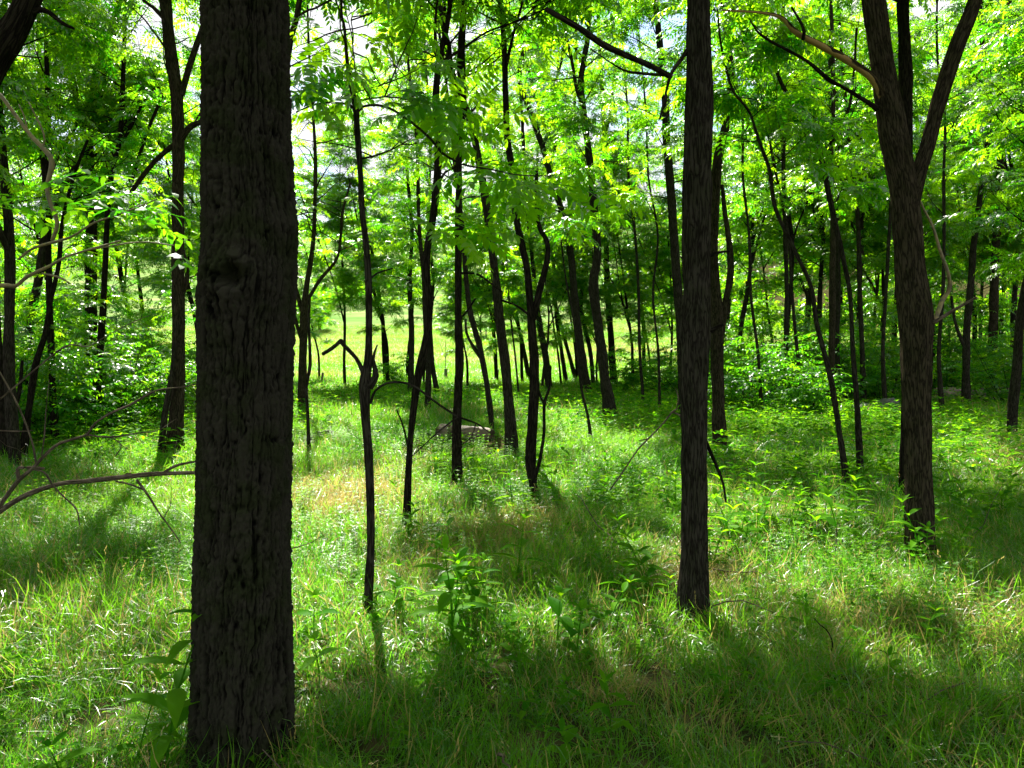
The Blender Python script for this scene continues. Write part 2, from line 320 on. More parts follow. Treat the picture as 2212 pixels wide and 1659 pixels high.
def accept(pos, r, strength=1.):
    pos = np.asarray(pos)
    if len(pos) == 0: return np.zeros(0, bool)
    g = pos - SUN[None] * (pos[:, 2:3] / SUN[2])
    u, v = proj(g); ok = np.isfinite(u) & (g[:, 1] > 1) & (g[:, 1] < 26)
    s = np.where(ok, shade(np.nan_to_num(u), np.nan_to_num(v)), .6)
    cl = noise3(pos * .8 + 3.3) * .9
    p = np.clip((s - .5) * 2.4 * strength + .48 + cl * .5, .04, 1)
    fr = np.clip((pos[:, 1] - 9.5) / 5, 0, 1); p = p * (1 - fr) + fr * np.clip(1.0 + cl * .6 + (s - .5) * 2.0, .04, 1)
    u, v = proj(pos); u = np.nan_to_num(u, nan=-999); v = np.nan_to_num(v, nan=-999)
    for a, b, ra, rb, k in GAPS: p = p * (1 - k * np.exp(-(((u - a) / ra) ** 2 + ((v - b) / rb) ** 2) ** 1.5))
    meadow = (u > 640) & (u < 1430) & (v > 670) & (v < 1000); p = p * np.where(meadow, np.where(pos[:, 1] > 19, .4, .12), 1.)
    low = (v > 850) & (v < 1700) & (u > -50) & (u < 2260); p = p * np.where(low, .12, 1.)
    # keep the nearest layer open so that the trunks stay in sight
    near = (pos[:, 1] < 8.5) & (v > -30) & (v < 1500) & (u > 430) & (u < 1500); p = p * np.where(near, np.where(v < 470, .26, .08), 1.)
    near2 = (pos[:, 1] < 8.) & (v > -30) & (v < 1500) & (u >= 1500) & (u < 2250); p = p * np.where(near2, .25, 1.)
    return r.random(len(pos)) < p

# ------------------------------------------------------------------ trees
def branch_curve(p0, az, el, ln, r, n=5, bend=.25):
    pts = [np.array(p0, float)]; e = el
    for _ in range(n):
        az += r.normal(0, bend * .6); e += r.normal(.02, bend * .5)
        pts.append(pts[-1] + ln / n * np.array([math.cos(az) * math.cos(e), math.sin(az) * math.cos(e), math.sin(e)]))
    return np.array(pts)
def grow(stems, cs, r, per_m=2.2, bl=(.9, 2.0), far=False, sub=3, acc=1., el=(.1, .9)):
    """branch tubes and spray spots for stems [(pts, rad)]"""
    tubes, spots, azs = [], [], []
    for pts, rad in stems:
        ln = np.concatenate([[0], np.cumsum(np.linalg.norm(np.diff(pts, axis=0), axis=1))])
        z = pts[:, 2]; top = z[-1]
        if top < cs: continue
        a = np.interp(cs, z, ln) if z[0] < cs else .15 * ln[-1]
        n = int((ln[-1] - a) * per_m) + 1
        for k in range(n):
            s = a + (ln[-1] - a) * (k + r.random()) / n; s = min(s, ln[-1])
            p0 = np.array([np.interp(s, ln, pts[:, i]) for i in range(3)]); rr = np.interp(s, ln, rad)
            f = (s - a) / max(ln[-1] - a, .1); L_ = r.uniform(*bl) * (1.05 - .55 * f) * (.55 + .45 * min(1, f * 3))
            az = r.uniform(0, 2 * math.pi); b = branch_curve(p0, az, r.uniform(*el), L_, r)
            br = np.linspace(min(rr * .45, .006 + .009 * L_), .003, len(b)); tubes.append((b, br))
            for j in range(sub):
                t = r.uniform(.25, .9); i0 = t * (len(b) - 1); i1 = int(i0); q0 = b[i1] + (b[i1 + 1] - b[i1]) * (i0 - i1)
                d = b[-1] - b[0]; a2 = math.atan2(d[1], d[0]) + r.choice([-1, 1]) * r.uniform(.4, 1.2)
                sb = branch_curve(q0, a2, r.uniform(-.1, .5), L_ * r.uniform(.3, .55), r, n=3); tubes.append((sb, np.linspace(.0045, .002, len(sb))))
                for q in (sb[1], sb[2], sb[-1]): spots.append(q); azs.append(a2 + r.normal(0, .7))
            for j in range(2):
                tw = branch_curve(b[int(r.integers(1, 5))], r.uniform(0, 6.28), r.uniform(-.3, .9), r.uniform(.3, .9), r, n=4, bend=.5); tubes.append((tw, np.linspace(.005, .0015, len(tw))))
            d = b[-1] - b[0]; a2 = math.atan2(d[1], d[0])
            for q in (b[2], b[3], b[4], b[-1]): spots.append(q); azs.append(a2 + r.normal(0, .8))
        spots.append(pts[-1]); azs.append(r.uniform(0, 6.28))
    spots = np.array(spots) if spots else np.zeros((0, 3)); azs = np.array(azs)
    if acc: k = accept(spots, r, acc); spots, azs = spots[k], azs[k]
    return tubes, spots, azs
def stem3d(st, d):
    pts = [P(p[0], p[1], d + (p[3] if len(p) > 3 else 0)) for p in st]
    rad = [p[2] / 2 / FPX * (d + (p[3] if len(p) > 3 else 0)) for p in st]
    return np.array(pts), np.array(rad)
def extend(pts, rad, H, r):
    """carry a stem that leaves the picture on up to height H"""
    pts = list(pts); rad = list(rad); d = pts[-1] - pts[-2]; d /= np.linalg.norm(d); z0 = pts[-1][2]; r0 = rad[-1]
    while pts[-1][2] < H:
        d = d + np.array([r.normal(0, .1), r.normal(0, .1), .12]); d /= np.linalg.norm(d)
        pts.append(pts[-1] + d * .8); rad.append(max(.006, r0 * (1 - .85 * (pts[-1][2] - z0) / max(H - z0, .5))))
    return np.array(pts), np.array(rad)
TREES = []
def tree(name, label, stem, forks=(), H=11, cs=3.5, d=None, group=None, bark=None, seed=0, per_m=2.2, bl=(.9, 2.), sub=3, acc=1., sides=None,
         lib=None, leafm=None, rough=.10, scale=1., cat='tree', ext=True, sprays_at=()):
    r = np.random.default_rng(seed * 13 + 5); base = G(stem[0][0], stem[0][1]) if d is None else P(stem[0][0], stem[0][1], d)
    if d is None: base = G(stem[0][0], stem[0][1] + .11 * FPX / base[1])     # the grass hides the lowest hand's width
    D = base[1]
    base = np.array([base[0], base[1], float(terrain(base[0], base[1]))])
    root = empty(name, base, label, cat, group); bark = bark or M_bark
    n = sides or (20 if D < 10 else 12 if D < 16 else 8); step = .05 if D < 10 else .12
    mb = MB(); stems = []
    for i, s in enumerate([stem] + list(forks)):
        pts, rad = stem3d(s, D)
        if i == 0:
            pts = np.vstack([base + [0, 0, -.15], pts]); rad = np.concatenate([[rad[0] * 1.25], rad]); rad[0] *= 1.15; rad[1] *= 1.22
        if ext and s[-1][1] <= 12: pts, rad = extend(pts, rad, H * (1 if i == 0 else r.uniform(.8, .95)), r)
        stems.append((pts, rad)); a, b = resample(pts, rad, step)
        tube(mb, a - base, b, n=n, rough=rough, seed=float(seed % 50) + i)
    mb.build('trunk', bark, root)
    tubes, spots, azs = grow(stems, cs, r, per_m * (1.5 if D > 13 else 1.3), bl, D > 9, sub, acc)
    if sprays_at:
        for u, v, dd in sprays_at: spots = np.vstack([spots, P(u, v, D + dd)]) if len(spots) else np.array([P(u, v, D + dd)]); azs = np.append(azs, r.uniform(0, 6.28))
    mb = MB()
    for a, b in tubes: tube(mb, a - base, b, n=4 if D > 9 else 5, seed=float(seed % 50))
    if mb.n: mb.build('branches', bark, root)
    mb = MB(); put_sprays(mb, lib or (SPR_NEAR if D < 9.5 else SPR_FAR), spots - base, azs, r, scale)
    if mb.n: mb.build('crown', leafm or M_leaf, root)
    TREES.append((root, base, stems)); return root, base, stems
def limb(root, base, pts, name, mat, n=10, rough=.12, step=.03, label=None):
    mb = MB()
    for p, r_ in pts: a, b = resample(p, r_, step); tube(mb, a - base, b, n=n, rough=rough)
    o = mb.build(name, mat, root)
    if label: o['label'] = label
    return o

# ================================================================== GROUND
def build_ground():
    rr = np.concatenate([np.arange(0.3, 12, .3), np.arange(12, 40, 1.), np.arange(40, 150, 4), np.arange(150, 700, 12), [900, 1300, 2000]])
    th = np.linspace(0, 2 * math.pi, 181)[:-1]; n = len(th)
    X = rr[:, None] * np.cos(th); Y = rr[:, None] * np.sin(th); Z = terrain(X, Y)
    V = np.concatenate([[[0, 0, float(terrain(0, 0))]], np.stack([X, Y, Z], -1).reshape(-1, 3)])
    i = np.arange(len(rr) - 1)[:, None] * n; j = np.arange(n)[None]; j2 = (j + 1) % n
    q = (1 + np.stack([i + j, i + j2, i + n + j2, i + n + j], -1)).reshape(-1, 4)[:, ::-1]; t = np.stack([np.zeros(n, int), 1 + np.arange(n), 1 + (np.arange(n) + 1) % n], -1)
    m, T = newmat('ground_soil_and_meadow'); L = T.links.new
    g = nd(T, 'ShaderNodeNewGeometry'); sp = nd(T, 'ShaderNodeSeparateXYZ'); L(g.outputs['Position'], sp.inputs[0])
    n1 = nd(T, 'ShaderNodeTexNoise'); n1.inputs['Scale'].default_value = 3; n1.inputs['Detail'].default_value = 8; L(g.outputs['Position'], n1.inputs['Vector'])
    n2 = nd(T, 'ShaderNodeTexNoise'); n2.inputs['Scale'].default_value = .12; n2.inputs['Detail'].default_value = 9; n2.inputs['Roughness'].default_value = .65
    mpp = nd(T, 'ShaderNodeMapping'); mpp.inputs['Scale'].default_value = (.6, 1.6, 1); L(g.outputs['Position'], mpp.inputs[0]); L(mpp.outputs[0], n2.inputs['Vector'])
    def ramp(inp, *st):
        c_ = nd(T, 'ShaderNodeValToRGB'); e = c_.color_ramp.elements
        while len(e) < len(st): e.new(.5)
        for k, (p, cc) in enumerate(st): e[k].position = p; e[k].color = (*cc, 1)
        L(inp, c_.inputs[0]); return c_.outputs[0]
    soil = ramp(n1.outputs['Fac'], (.3, (.014, .020, .006)), (.5, (.035, .036, .013)), (.7, (.10, .078, .038)))
    mead = ramp(n2.outputs['Fac'], (.3, (.06, .13, .03)), (.46, (.11, .19, .05)), (.58, (.17, .22, .08)), (.72, (.24, .23, .11)))
    f0 = nd(T, 'ShaderNodeMath', operation='MULTIPLY_ADD', use_clamp=True); L(sp.outputs['Y'], f0.inputs[0]); f0.inputs[1].default_value = .25; f0.inputs[2].default_value = -7.3
    k1 = nd(T, 'ShaderNodeMath', operation='MULTIPLY_ADD'); L(sp.outputs['Y'], k1.inputs[0]); k1.inputs[1].default_value = .23; k1.inputs[2].default_value = 1.
    k2 = nd(T, 'ShaderNodeMath', operation='SUBTRACT', use_clamp=True); L(k1.outputs[0], k2.inputs[0]); L(sp.outputs['X'], k2.inputs[1])
    f = nd(T, 'ShaderNodeMath', operation='MULTIPLY'); L(f0.outputs[0], f.inputs[0]); L(k2.outputs[0], f.inputs[1])
    x = nd(T, 'ShaderNodeMix', data_type='RGBA'); L(f.outputs[0], x.inputs['Factor']); L(soil, x.inputs['A']); L(mead, x.inputs['B'])
    pb = nd(T, 'ShaderNodeBsdfDiffuse'); L(x.outputs['Result'], pb.inputs[0]); O = nd(T, 'ShaderNodeOutputMaterial')
    bm = nd(T, 'ShaderNodeBump'); bm.inputs['Distance'].default_value = .05; bm.inputs['Strength'].default_value = .6; L(n1.outputs['Fac'], bm.inputs['Height']); L(bm.outputs[0], pb.inputs['Normal']); L(pb.outputs[0], O.inputs[0])
    mb = MB(); mb.add(V, q, t); tag(mb.build('ground', m), kind='structure', label='woodland floor running out into a sunlit meadow and hill')
build_ground()

# ================================================================== BIG FOREGROUND TRUNK
def big_trunk():
    d = 3.1
    rows = [(-420, 452, 606), (0, 440, 621), (150, 440, 624), (300, 438, 629), (420, 439, 636), (480, 440, 642), (540, 440, 640), (600, 434, 638), (650, 430, 636), (720, 430, 633), (800, 431, 631),
            (1000, 428, 628), (1200, 424, 626), (1400, 421, 631), (1480, 421, 634), (1560, 421, 635), (1640, 414, 643), (1700, 402, 655), (1780, 372, 686)]
    rows = [(P((a + b) / 2, v, d), (b - a) / 2 / FPX * d * 1.0) for v, a, b in rows]
    zs = np.array([p[2] for p, _ in rows])[::-1]; xs = np.array([p[0] for p, _ in rows])[::-1]; rs = np.array([r_ for _, r_ in rows])[::-1]
    base = np.array([float(xs[0]), d + .0, 0.]); root = empty('big_tree', base, 'thickest tree, deeply furrowed dark bark with a knot hole, left foreground', 'tree')
    z = np.concatenate([np.arange(-.25, 3.35, .0052), np.arange(3.4, 10.5, .12)]); nth = 420
    th = np.arange(nth) * 2 * math.pi / nth
    cx = np.interp(z, zs, xs); rr = np.interp(z, zs, rs); up = z > zs[-1]
    rr[up] = rs[-1] * (1 - .7 * (z[up] - zs[-1]) / 8); cx = cx + np.where(up, .04 * (z - zs[-1]), 0)
    Z, TH = np.meshgrid(z, th, indexing='ij'); RR = rr[:, None] - .008 + 0 * TH
    arc = (TH - 1.5 * math.pi) * .19; arc = (arc + math.pi * .19) % (2 * math.pi * .19) - math.pi * .19
    kz = P(530, 600, d - .19)[2]; kx = .012                       # knot facing the camera
    da, dz = arc - kx, Z - kz; kd = np.sqrt((da / 1.0) ** 2 + (dz / 1.15) ** 2)
    bend = np.exp(-(kd / .13) ** 2)
    wx = da * bend * .55; wz = dz * bend * .5                      # ridges flow round the knot
    A2 = TH + (noise3(np.stack([np.cos(TH) * 1.4, np.sin(TH) * 1.4, Z * 1.1], -1)) * .22) - wx * 3
    def cyl(f, fz, o=0): return np.stack([np.cos(A2) * .19 * f, np.sin(A2) * .19 * f, (Z + wz) * fz + o], -1)  # stretched along the trunk
    A2 = A2 + .035 * noise3(np.stack([np.cos(TH) * 14, np.sin(TH) * 14, Z * 30], -1)); n1 = noise3(cyl(48, 4.2)); n2 = noise3(cyl(100, 11, 9)); n3 = noise3(cyl(170, 60, 3)); n4 = noise3(cyl(9, 1.6, 5)); n5 = noise3(cyl(330, 150, 2))
    h = np.clip(np.abs(n1) * 3.2, 0, 1) ** .8 * .42 + np.clip(np.abs(n2) * 3.2, 0, 1) ** .8 * .42 + n3 * .24 + n5 * .10
    disp = (h - .6) * .026 + n4 * .007
    disp += .032 * np.exp(-((kd - .06) / .028) ** 2) * (1 + .5 * n2) + .02 * np.exp(-(kd / .17) ** 2) + .010 * np.exp(-((kd - .13) / .02) ** 2) * (dz > -.05)
    disp -= .055 * sstep(.046, .02, np.sqrt(da ** 2 + ((dz - .005) / 1.2) ** 2))
    disp += .02 * np.exp(-((da + .0) / .05) ** 2 - ((dz + .13) / .11) ** 2) * (1 + .6 * n1)
    az_r = np.abs((TH + .35 + math.pi) % (2 * math.pi) - math.pi)
    disp += .018 * np.exp(-(az_r / .35) ** 2 - ((Z - P(642, 500, d)[2]) / .05) ** 2) * (1 + .6 * n2)
    flut = .02 * np.cos(TH * 5 + .6) * sstep(.6, -.2, Z); disp += flut
    fade = np.where(z > 3.35, .4, 1)[:, None]; Rr = RR + disp * fade
    X = cx[:, None] + Rr * np.cos(TH) - base[0]; Y = Rr * np.sin(TH); N = len(z)
    i = np.arange(N - 1)[:, None] * nth; j = np.arange(nth)[None]; j2 = (j + 1) % nth
    q = np.stack([i + j, i + j2, i + nth + j2, i + nth + j], -1).reshape(-1, 4)
    bc = np.stack([np.cos(A2) * .19, np.sin(A2) * .19, Z], -1)
    mb = MB(); mb.add(np.stack([X, Y, Z], -1), q, bc=bc.reshape(-1, 3), ht=np.clip((h - .12) * 1.7, 0, 1).ravel()); mb.build('trunk', M_bark_big, root)
    # broken branch stub standing in the knot hole
    mb = MB(); kp = P(530, 600, d - .17) - base
    a, b = resample([kp + [0.004, .05, -.035], kp + [.01, .0, -.02], kp + [.016, -.022, .004], kp + [.018, -.027, .022]], [.016, .016, .011, .004], .006)
    tube(mb, a, b, n=12, rough=.2); mb.build('branch_stub', M_moss, root)
    r = np.random.default_rng(3); st = [(np.array([[base[0] + .1, d, 5.], [base[0] + .3, d, 8], [base[0] + .3, d, 10.5]]), np.array([.12, .08, .03]))]
    tubes, spots, azs = grow(st, 5.2, r, 5, (1.2, 3.2), sub=4)
    mb = MB()
    for a, b in tubes: tube(mb, a - base, b, n=5)
    mb.build('branches', M_bark_dark, root)
    mb = MB(); put_sprays(mb, SPR_NEAR, spots - base, azs, r); mb.build('crown', M_leaf, root)
big_trunk()

# ================================================================== TRACED TREES
Rt, Bs, _ = tree('straight_tree', 'straight dark trunk with a dead stub, right of centre in the foreground',
    [(1495, 1320, 66), (1498, 1200, 61), (1501, 1000, 58), (1500, 800, 60), (1501, 700, 66), (1504, 620, 54), (1506, 400, 56), (1510, 200, 57), (1509, 0, 49)],
    H=12, cs=4.6, seed=1, per_m=3.5, bl=(1.2, 3.0), sides=40, rough=.12, bark=M_bark, sub=4)
D = Bs[1]
limb(Rt, Bs, [(np.array([P(1522, 720, D - .02), P(1540, 712, D - .05), P(1562, 701, D - .05)]), [.022, .012, .008])], 'dead_stub', M_bark_dark, step=.01)
limb(Rt, Bs, [(np.array([P(1525, 556, D), P(1550, 546, D), P(1576, 543, D)]), [.012, .007, .004])], 'dead_stub', M_bark_dark, step=.01)
limb(Rt, Bs, [(np.array([P(1525, 955, D + .05), P(1545, 1000, D + .1), P(1562, 1045, D + .1), P(1568, 1085, D + .1)]), [.01, .009, .007, .006])], 'dead_stub', M_bark_dark, step=.03)
limb(Rt, Bs, [(np.array([P(1498, 90, D), P(1470, 130, D), P(1448, 165, D - .1), P(1425, 258, D - .2)]), [.012, .011, .009, .005]),
              (np.array([P(1448, 163, D - .1), P(1380, 158, D - .2), P(1340, 148, D - .3), P(1275, 105, D - .3)]), [.008, .007, .005, .003]),
              (np.array([P(1448, 165, D - .1), P(1400, 140, D - .3), P(1310, 100, D - .5), P(1250, 60, D - .7), P(1180, 20, D - .8)]), [.014, .015, .016, .014, .012])], 'dead_limb', M_bark, step=.04)

Rt, Bs, _ = tree('forked_tree', 'thick forked tree with a peeled yellow limb, at the right',
    [(1988, 1185, 52), (1984, 1000, 52), (1980, 850, 58), (1979, 700, 66), (1968, 600, 60), (1955, 430, 56), (1932, 300, 56), (1908, 150, 47), (1887, 0, 45)],
    forks=[[(1962, 450, 40), (1985, 370, 30), (2005, 310, 30), (2028, 220, 31), (2060, 120, 31), (2092, 40, 29), (2106, 0, 27)]],
    H=12, cs=4.8, seed=2, per_m=3., bl=(1.2, 2.8), sides=32, rough=.08, bark=M_bark_brown, sub=4)
D = Bs[1]
limb(Rt, Bs, [(np.array([P(1925, 250, D), P(1905, 205, D - .03), P(1880, 165, D - .1), P(1830, 130, D - .2), P(1770, 97, D - .35), P(1720, 70, D - .45), P(1690, 40, D - .5), P(1650, 28, D - .6), P(1560, 22, D - .7)]),
               [.045, .036, .028, .025, .023, .019, .015, .010, .005])], 'peeled_limb', M_peel, n=14, label='bare limb with peeling bark over yellow wood')
limb(Rt, Bs, [(np.array([P(1895, 235, D - .05), P(1865, 215, D - .1), P(1815, 185, D - .2), P(1790, 172, D - .25), P(1740, 130, D - .3), P(1650, 80, D - .4), P(1620, 45, D - .4)]), [.02, .013, .012, .016, .010, .009, .004]),
              (np.array([P(1735, 85, D - .45), P(1735, 60, D - .5), P(1710, 15, D - .5)]), [.012, .009, .006])], 'dead_limb', M_bark_dark)
limb(Rt, Bs, [(np.array([P(2000, 705, D), P(2025, 692, D - .1), P(2060, 670, D - .15), P(2110, 642, D - .2)]), [.024, .014, .011, .008])], 'broken_branch', M_twig, label='bare grey brown branch stub pointing up to the right')
limb(Rt, Bs, [(np.array([P(2000, 710, D), P(2020, 688, D), P(2035, 650, D + .05), P(2050, 625, D + .05), P(2048, 590, D), P(2030, 540, D), P(2015, 490, D), P(1990, 440, D), P(1985, 415, D)]),
               [.02, .018, .017, .016, .012, .011, .009, .007, .005])], 'mossy_branch', M_moss, label='crooked lichen covered branch')

tree('sapling', 'slender snagged sapling just right of the thickest trunk',
    [(795, 1300, 17), (801, 1180, 17), (800, 1090, 17), (796, 980, 18), (790, 900, 19), (788, 830, 25), (795, 780, 19), (797, 700, 15), (796, 610, 16), (792, 540, 13), (781, 440, 12), (779, 380, 11), (772, 290, 12), (768, 230, 12), (752, 150, 8), (744, 60, 6), (737, 0, 6)],
    forks=[[(788, 812, 11), (770, 775, 8), (745, 748, 9), (735, 735, 11)], [(736, 736, 9), (718, 752, 9), (697, 765, 8)], [(796, 835, 20), (812, 812, 14), (806, 775, 8), (815, 745, 3)],
           [(800, 872, 6), (810, 845, 5), (835, 828, 5), (870, 826, 5), (900, 838, 5), (950, 875, 5), (990, 900, 5), (1030, 915, 4), (1062, 938, 2)],
           [(990, 900, 4), (950, 930, 3), (912, 965, 2.5), (880, 995, 2)], [(990, 902, 5), (990, 883, 4)], [(1028, 914, 3), (1018, 945, 2), (990, 965, 2)],
           [(768, 238, 8), (755, 226, 5), (720, 222, 4), (680, 226, 4), (640, 242, 3)],
           [(772, 240, 9), (785, 230, 5), (815, 227, 5), (850, 238, 5), (890, 265, 5), (930, 300, 5), (955, 330, 5), (1000, 355, 4), (1060, 366, 3), (1120, 378, 3), (1190, 380, 2)],
           [(797, 605, 5), (815, 590, 4), (848, 580, 3)]],
    H=5.2, cs=2.75, seed=3, per_m=3.2, bl=(.5, 1.2), sides=16, sub=2, acc=.3, ext=True,
    sprays_at=[(1030, 358, 0), (1060, 372, .1), (1100, 380, 0), (1140, 385, -.1), (1160, 395, .1), (1120, 350, .1), (1010, 335, .1), (905, 210, 0), (870, 235, .2), (930, 215, .1), (850, 255, .2), (950, 245, .2), (830, 215, 0), (700, 190, 0), (720, 250, .2), (690, 140, .2), (740, 90, 0), (720, 60, 0), (850, 20, 0), (880, 10, 0), (880, 485, .3), (925, 500, .2)])

tree('crooked_tree', 'thin black crooked tree forking high, third trunk from the thickest one',
    [(878, 1135, 17), (885, 970, 15), (893, 886, 15), (905, 803, 17), (925, 700, 15), (925, 640, 13), (922, 550, 15), (938, 450, 16), (947, 333, 17), (941, 240, 15), (947, 140, 14), (965, 60, 11), (974, 0, 9)],
    forks=[[(908, 800, 12), (921, 750, 12), (926, 700, 10), (935, 640, 7)], [(943, 120, 9), (940, 60, 7), (945, 0, 6)], [(885, 985, 4), (872, 925, 4), (857, 885, 3)], [(946, 400, 6), (962, 372, 5), (985, 362, 4)],
           [(950, 135, 6), (1000, 105, 5), (1050, 70, 5), (1120, 45, 4), (1180, 18, 3)]],
    H=10, cs=4.2, seed=4, per_m=2.5, bl=(.8, 2.0), bark=M_bark_dark, sides=16)
tree('straight_tree', 'straight dark mid-sized trunk standing in front of the fallen log',
    [(987, 1045, 21), (987, 920, 18), (990, 836, 19), (993, 786, 20), (990, 686, 17), (990, 553, 15), (991, 400, 15), (990, 300, 17), (999, 220, 20), (996, 120, 17), (1002, 0, 13)],
    forks=[[(996, 235, 13), (978, 170, 11), (970, 100, 10), (962, 60, 8), (960, 0, 7)], [(992, 590, 5), (1030, 592, 4), (1060, 612, 4), (1085, 630, 3)], [(993, 690, 5), (1010, 670, 4), (1027, 645, 4)]],
    H=11, cs=4.5, seed=5, per_m=2.8, bl=(.9, 2.4), bark=M_bark_dark, sides=16)
tree('twin_stem_tree', 'swollen-based crooked tree with a thin side stem and a high fork, centre',
    [(1157, 1085, 20), (1150, 1040, 19), (1146, 990, 26), (1152, 886, 23), (1154, 786, 23), (1147, 686, 19), (1139, 586, 15), (1128, 533, 15), (1115, 467, 14), (1109, 383, 14), (1096, 300, 16), (1092, 200, 13), (1089, 100, 12), (1078, 0, 9)],
    forks=[[(1152, 690, 15), (1165, 630, 13), (1182, 560, 13), (1181, 520, 12), (1163, 483, 10), (1159, 400, 9), (1160, 370, 5)],
           [(1157, 1060, 8), (1157, 1030, 7), (1166, 995, 8), (1175, 936, 6), (1176, 873, 7), (1187, 836, 6), (1189, 790, 5)], [(1175, 873, 5), (1164, 845, 4), (1163, 810, 2)],
           [(1140, 678, 6), (1115, 660, 5), (1082, 648, 5)], [(1092, 150, 7), (1110, 70, 6), (1130, 0, 5)]],
    H=11, cs=4.4, seed=6, per_m=2.6, bl=(.9, 2.2), bark=M_bark_dark, sides=16)
tree('leaning_tree', 'straight brown trunk leaning left, just behind the twin stemmed tree',
    [(1106, 972, 24), (1095, 820, 21), (1079, 686, 20), (1065, 553, 18), (1049, 433, 17), (1032, 333, 16), (1012, 250, 14), (985, 180, 13), (965, 110, 12), (950, 0, 10)],
    H=11, cs=4.6, seed=7, per_m=2.5, bl=(.9, 2.0))
tree('leaning_tree', 'thin trunk leaning left, right behind the fallen log',
    [(1062, 925, 9), (1055, 853, 13), (1037, 753, 12), (1017, 680, 12), (1007, 603, 11), (998, 480, 9), (985, 380, 8), (975, 280, 7), (960, 150, 6), (940, 0, 5)],
    forks=[[(1040, 775, 8), (1020, 745, 7), (1008, 720, 6), (1006, 690, 5)]], H=10, cs=3.5, seed=8)
tree('slim_tree', 'slim dark trunk behind the crooked black tree, left of the log',
    [(924, 888, 13), (925, 786, 12), (918, 690, 10), (915, 600, 9), (905, 480, 8), (900, 300, 7), (880, 120, 6), (870, 0, 5)], H=9, cs=3.2, seed=9)
tree('slim_tree', 'slim trunk leaning left between the crooked black tree and the log tree, far',
    [(944, 848, 10), (934, 786, 10), (930, 700, 8), (935, 600, 7), (925, 480, 7), (930, 300, 6), (918, 120, 5), (915, 0, 4)], H=9, cs=3.2, seed=10)
tree('slim_tree', 'slim pale trunk at the meadow edge beside the snagged sapling',
    [(887, 852, 12), (889, 770, 12), (889, 713, 12), (885, 600, 10), (890, 500, 8), (880, 380, 7), (872, 260, 6), (850, 130, 5), (840, 0, 4)], H=9, cs=2.6, seed=11, per_m=3)
tree('curving_tree', 'tall smooth curving trunk, first thick one right of centre at the wood edge',
    [(1320, 905, 28), (1307, 820, 23), (1295, 720, 21), (1282, 620, 21), (1290, 550, 18), (1282, 433, 16), (1272, 333, 16), (1259, 233, 14), (1255, 170, 13), (1270, 80, 10), (1275, 0, 8)],
    forks=[[(1258, 225, 9), (1245, 190, 8), (1235, 130, 7), (1220, 60, 6), (1215, 0, 5)]], H=12, cs=4.5, seed=12, per_m=2.6)
tree('ivy_tree', 'slim upright trunk with ivy, right behind the tall curving trunk',
    [(1326, 832, 14), (1319, 720, 13), (1312, 620, 13), (1309, 500, 11), (1308, 400, 11), (1305, 267, 10), (1299, 167, 9), (1290, 0, 7)],
    forks=[[(1308, 300, 7), (1318, 240, 6), (1325, 180, 5), (1330, 110, 4)]], H=12, cs=4, seed=13)
tree('leaning_tree', 'long thin trunk leaning left and curving back, left of the tall curving trunk',
    [(1270, 855, 18), (1252, 736, 17), (1239, 620, 16), (1234, 553, 15), (1215, 460, 13), (1195, 400, 13), (1172, 317, 12), (1142, 233, 11), (1122, 170, 10), (1133, 90, 10), (1150, 40, 8), (1160, 0, 7)],
    forks=[[(1172, 317, 8), (1190, 270, 7), (1195, 200, 6), (1215, 120, 5), (1225, 0, 4)]], H=12, cs=4.3, seed=14)
tree('slim_tree', 'short dark trunk right behind the twin stemmed tree',
    [(1186, 842, 15), (1180, 780, 14), (1169, 720, 13), (1160, 660, 11), (1150, 560, 9), (1140, 460, 8), (1130, 300, 7), (1120, 100, 5), (1110, 0, 4)], H=10, cs=3.5, seed=15)
tree('slim_tree', 'thin meadow edge trunk, right of the short dark trunk',
    [(1223, 828, 9), (1212, 753, 8), (1202, 686, 8), (1198, 600, 7), (1190, 480, 6), (1195, 320, 5), (1205, 150, 5), (1210, 0, 4)], H=9, cs=3, seed=16)
tree('slim_tree', 'thin strongly tilted meadow edge trunk with a forked top',
    [(1244, 822, 9), (1222, 740, 8), (1195, 640, 8), (1185, 586, 7), (1170, 500, 6), (1160, 380, 5), (1165, 240, 4), (1160, 100, 4), (1150, 0, 3)], H=9, cs=3, seed=17)
tree('slim_tree', 'thin trunk leaning left, left of the twin stemmed tree at the meadow edge',
    [(1143, 822, 9), (1132, 760, 9), (1122, 713, 8), (1108, 640, 8), (1099, 570, 7), (1085, 480, 6), (1075, 380, 5), (1060, 200, 4), (1050, 0, 4)], H=9, cs=3, seed=18)
tree('sapling', 'wispy sapling with a thread-thin stem, right of the brown leaning trunk',
    [(1121, 862, 4), (1113, 770, 4), (1105, 703, 4), (1098, 620, 3), (1092, 540, 3)], H=5, cs=2.3, seed=19, per_m=4, bl=(.3, .7), ext=False)
tree('sapling', 'thin arching sapling in front of the long leaning trunk',
    [(1276, 950, 7), (1270, 900, 6), (1258, 850, 6), (1248, 780, 5), (1240, 700, 5), (1222, 600, 4), (1210, 500, 4)], H=6, cs=3.2, seed=20, per_m=4, bl=(.4, .9), ext=False)
tree('slim_tree', 'slim trunk with a fork, crossing behind the tall curving trunk',
    [(1282, 838, 9), (1275, 760, 9), (1255, 660, 9), (1262, 560, 9), (1250, 460, 9), (1232, 400, 9), (1205, 330, 8), (1180, 280, 7), (1150, 180, 6), (1120, 60, 5), (1110, 0, 4)],
    forks=[[(1234, 400, 7), (1240, 300, 6), (1242, 200, 6), (1245, 60, 5), (1240, 0, 4)]], H=11, cs=4, seed=21)
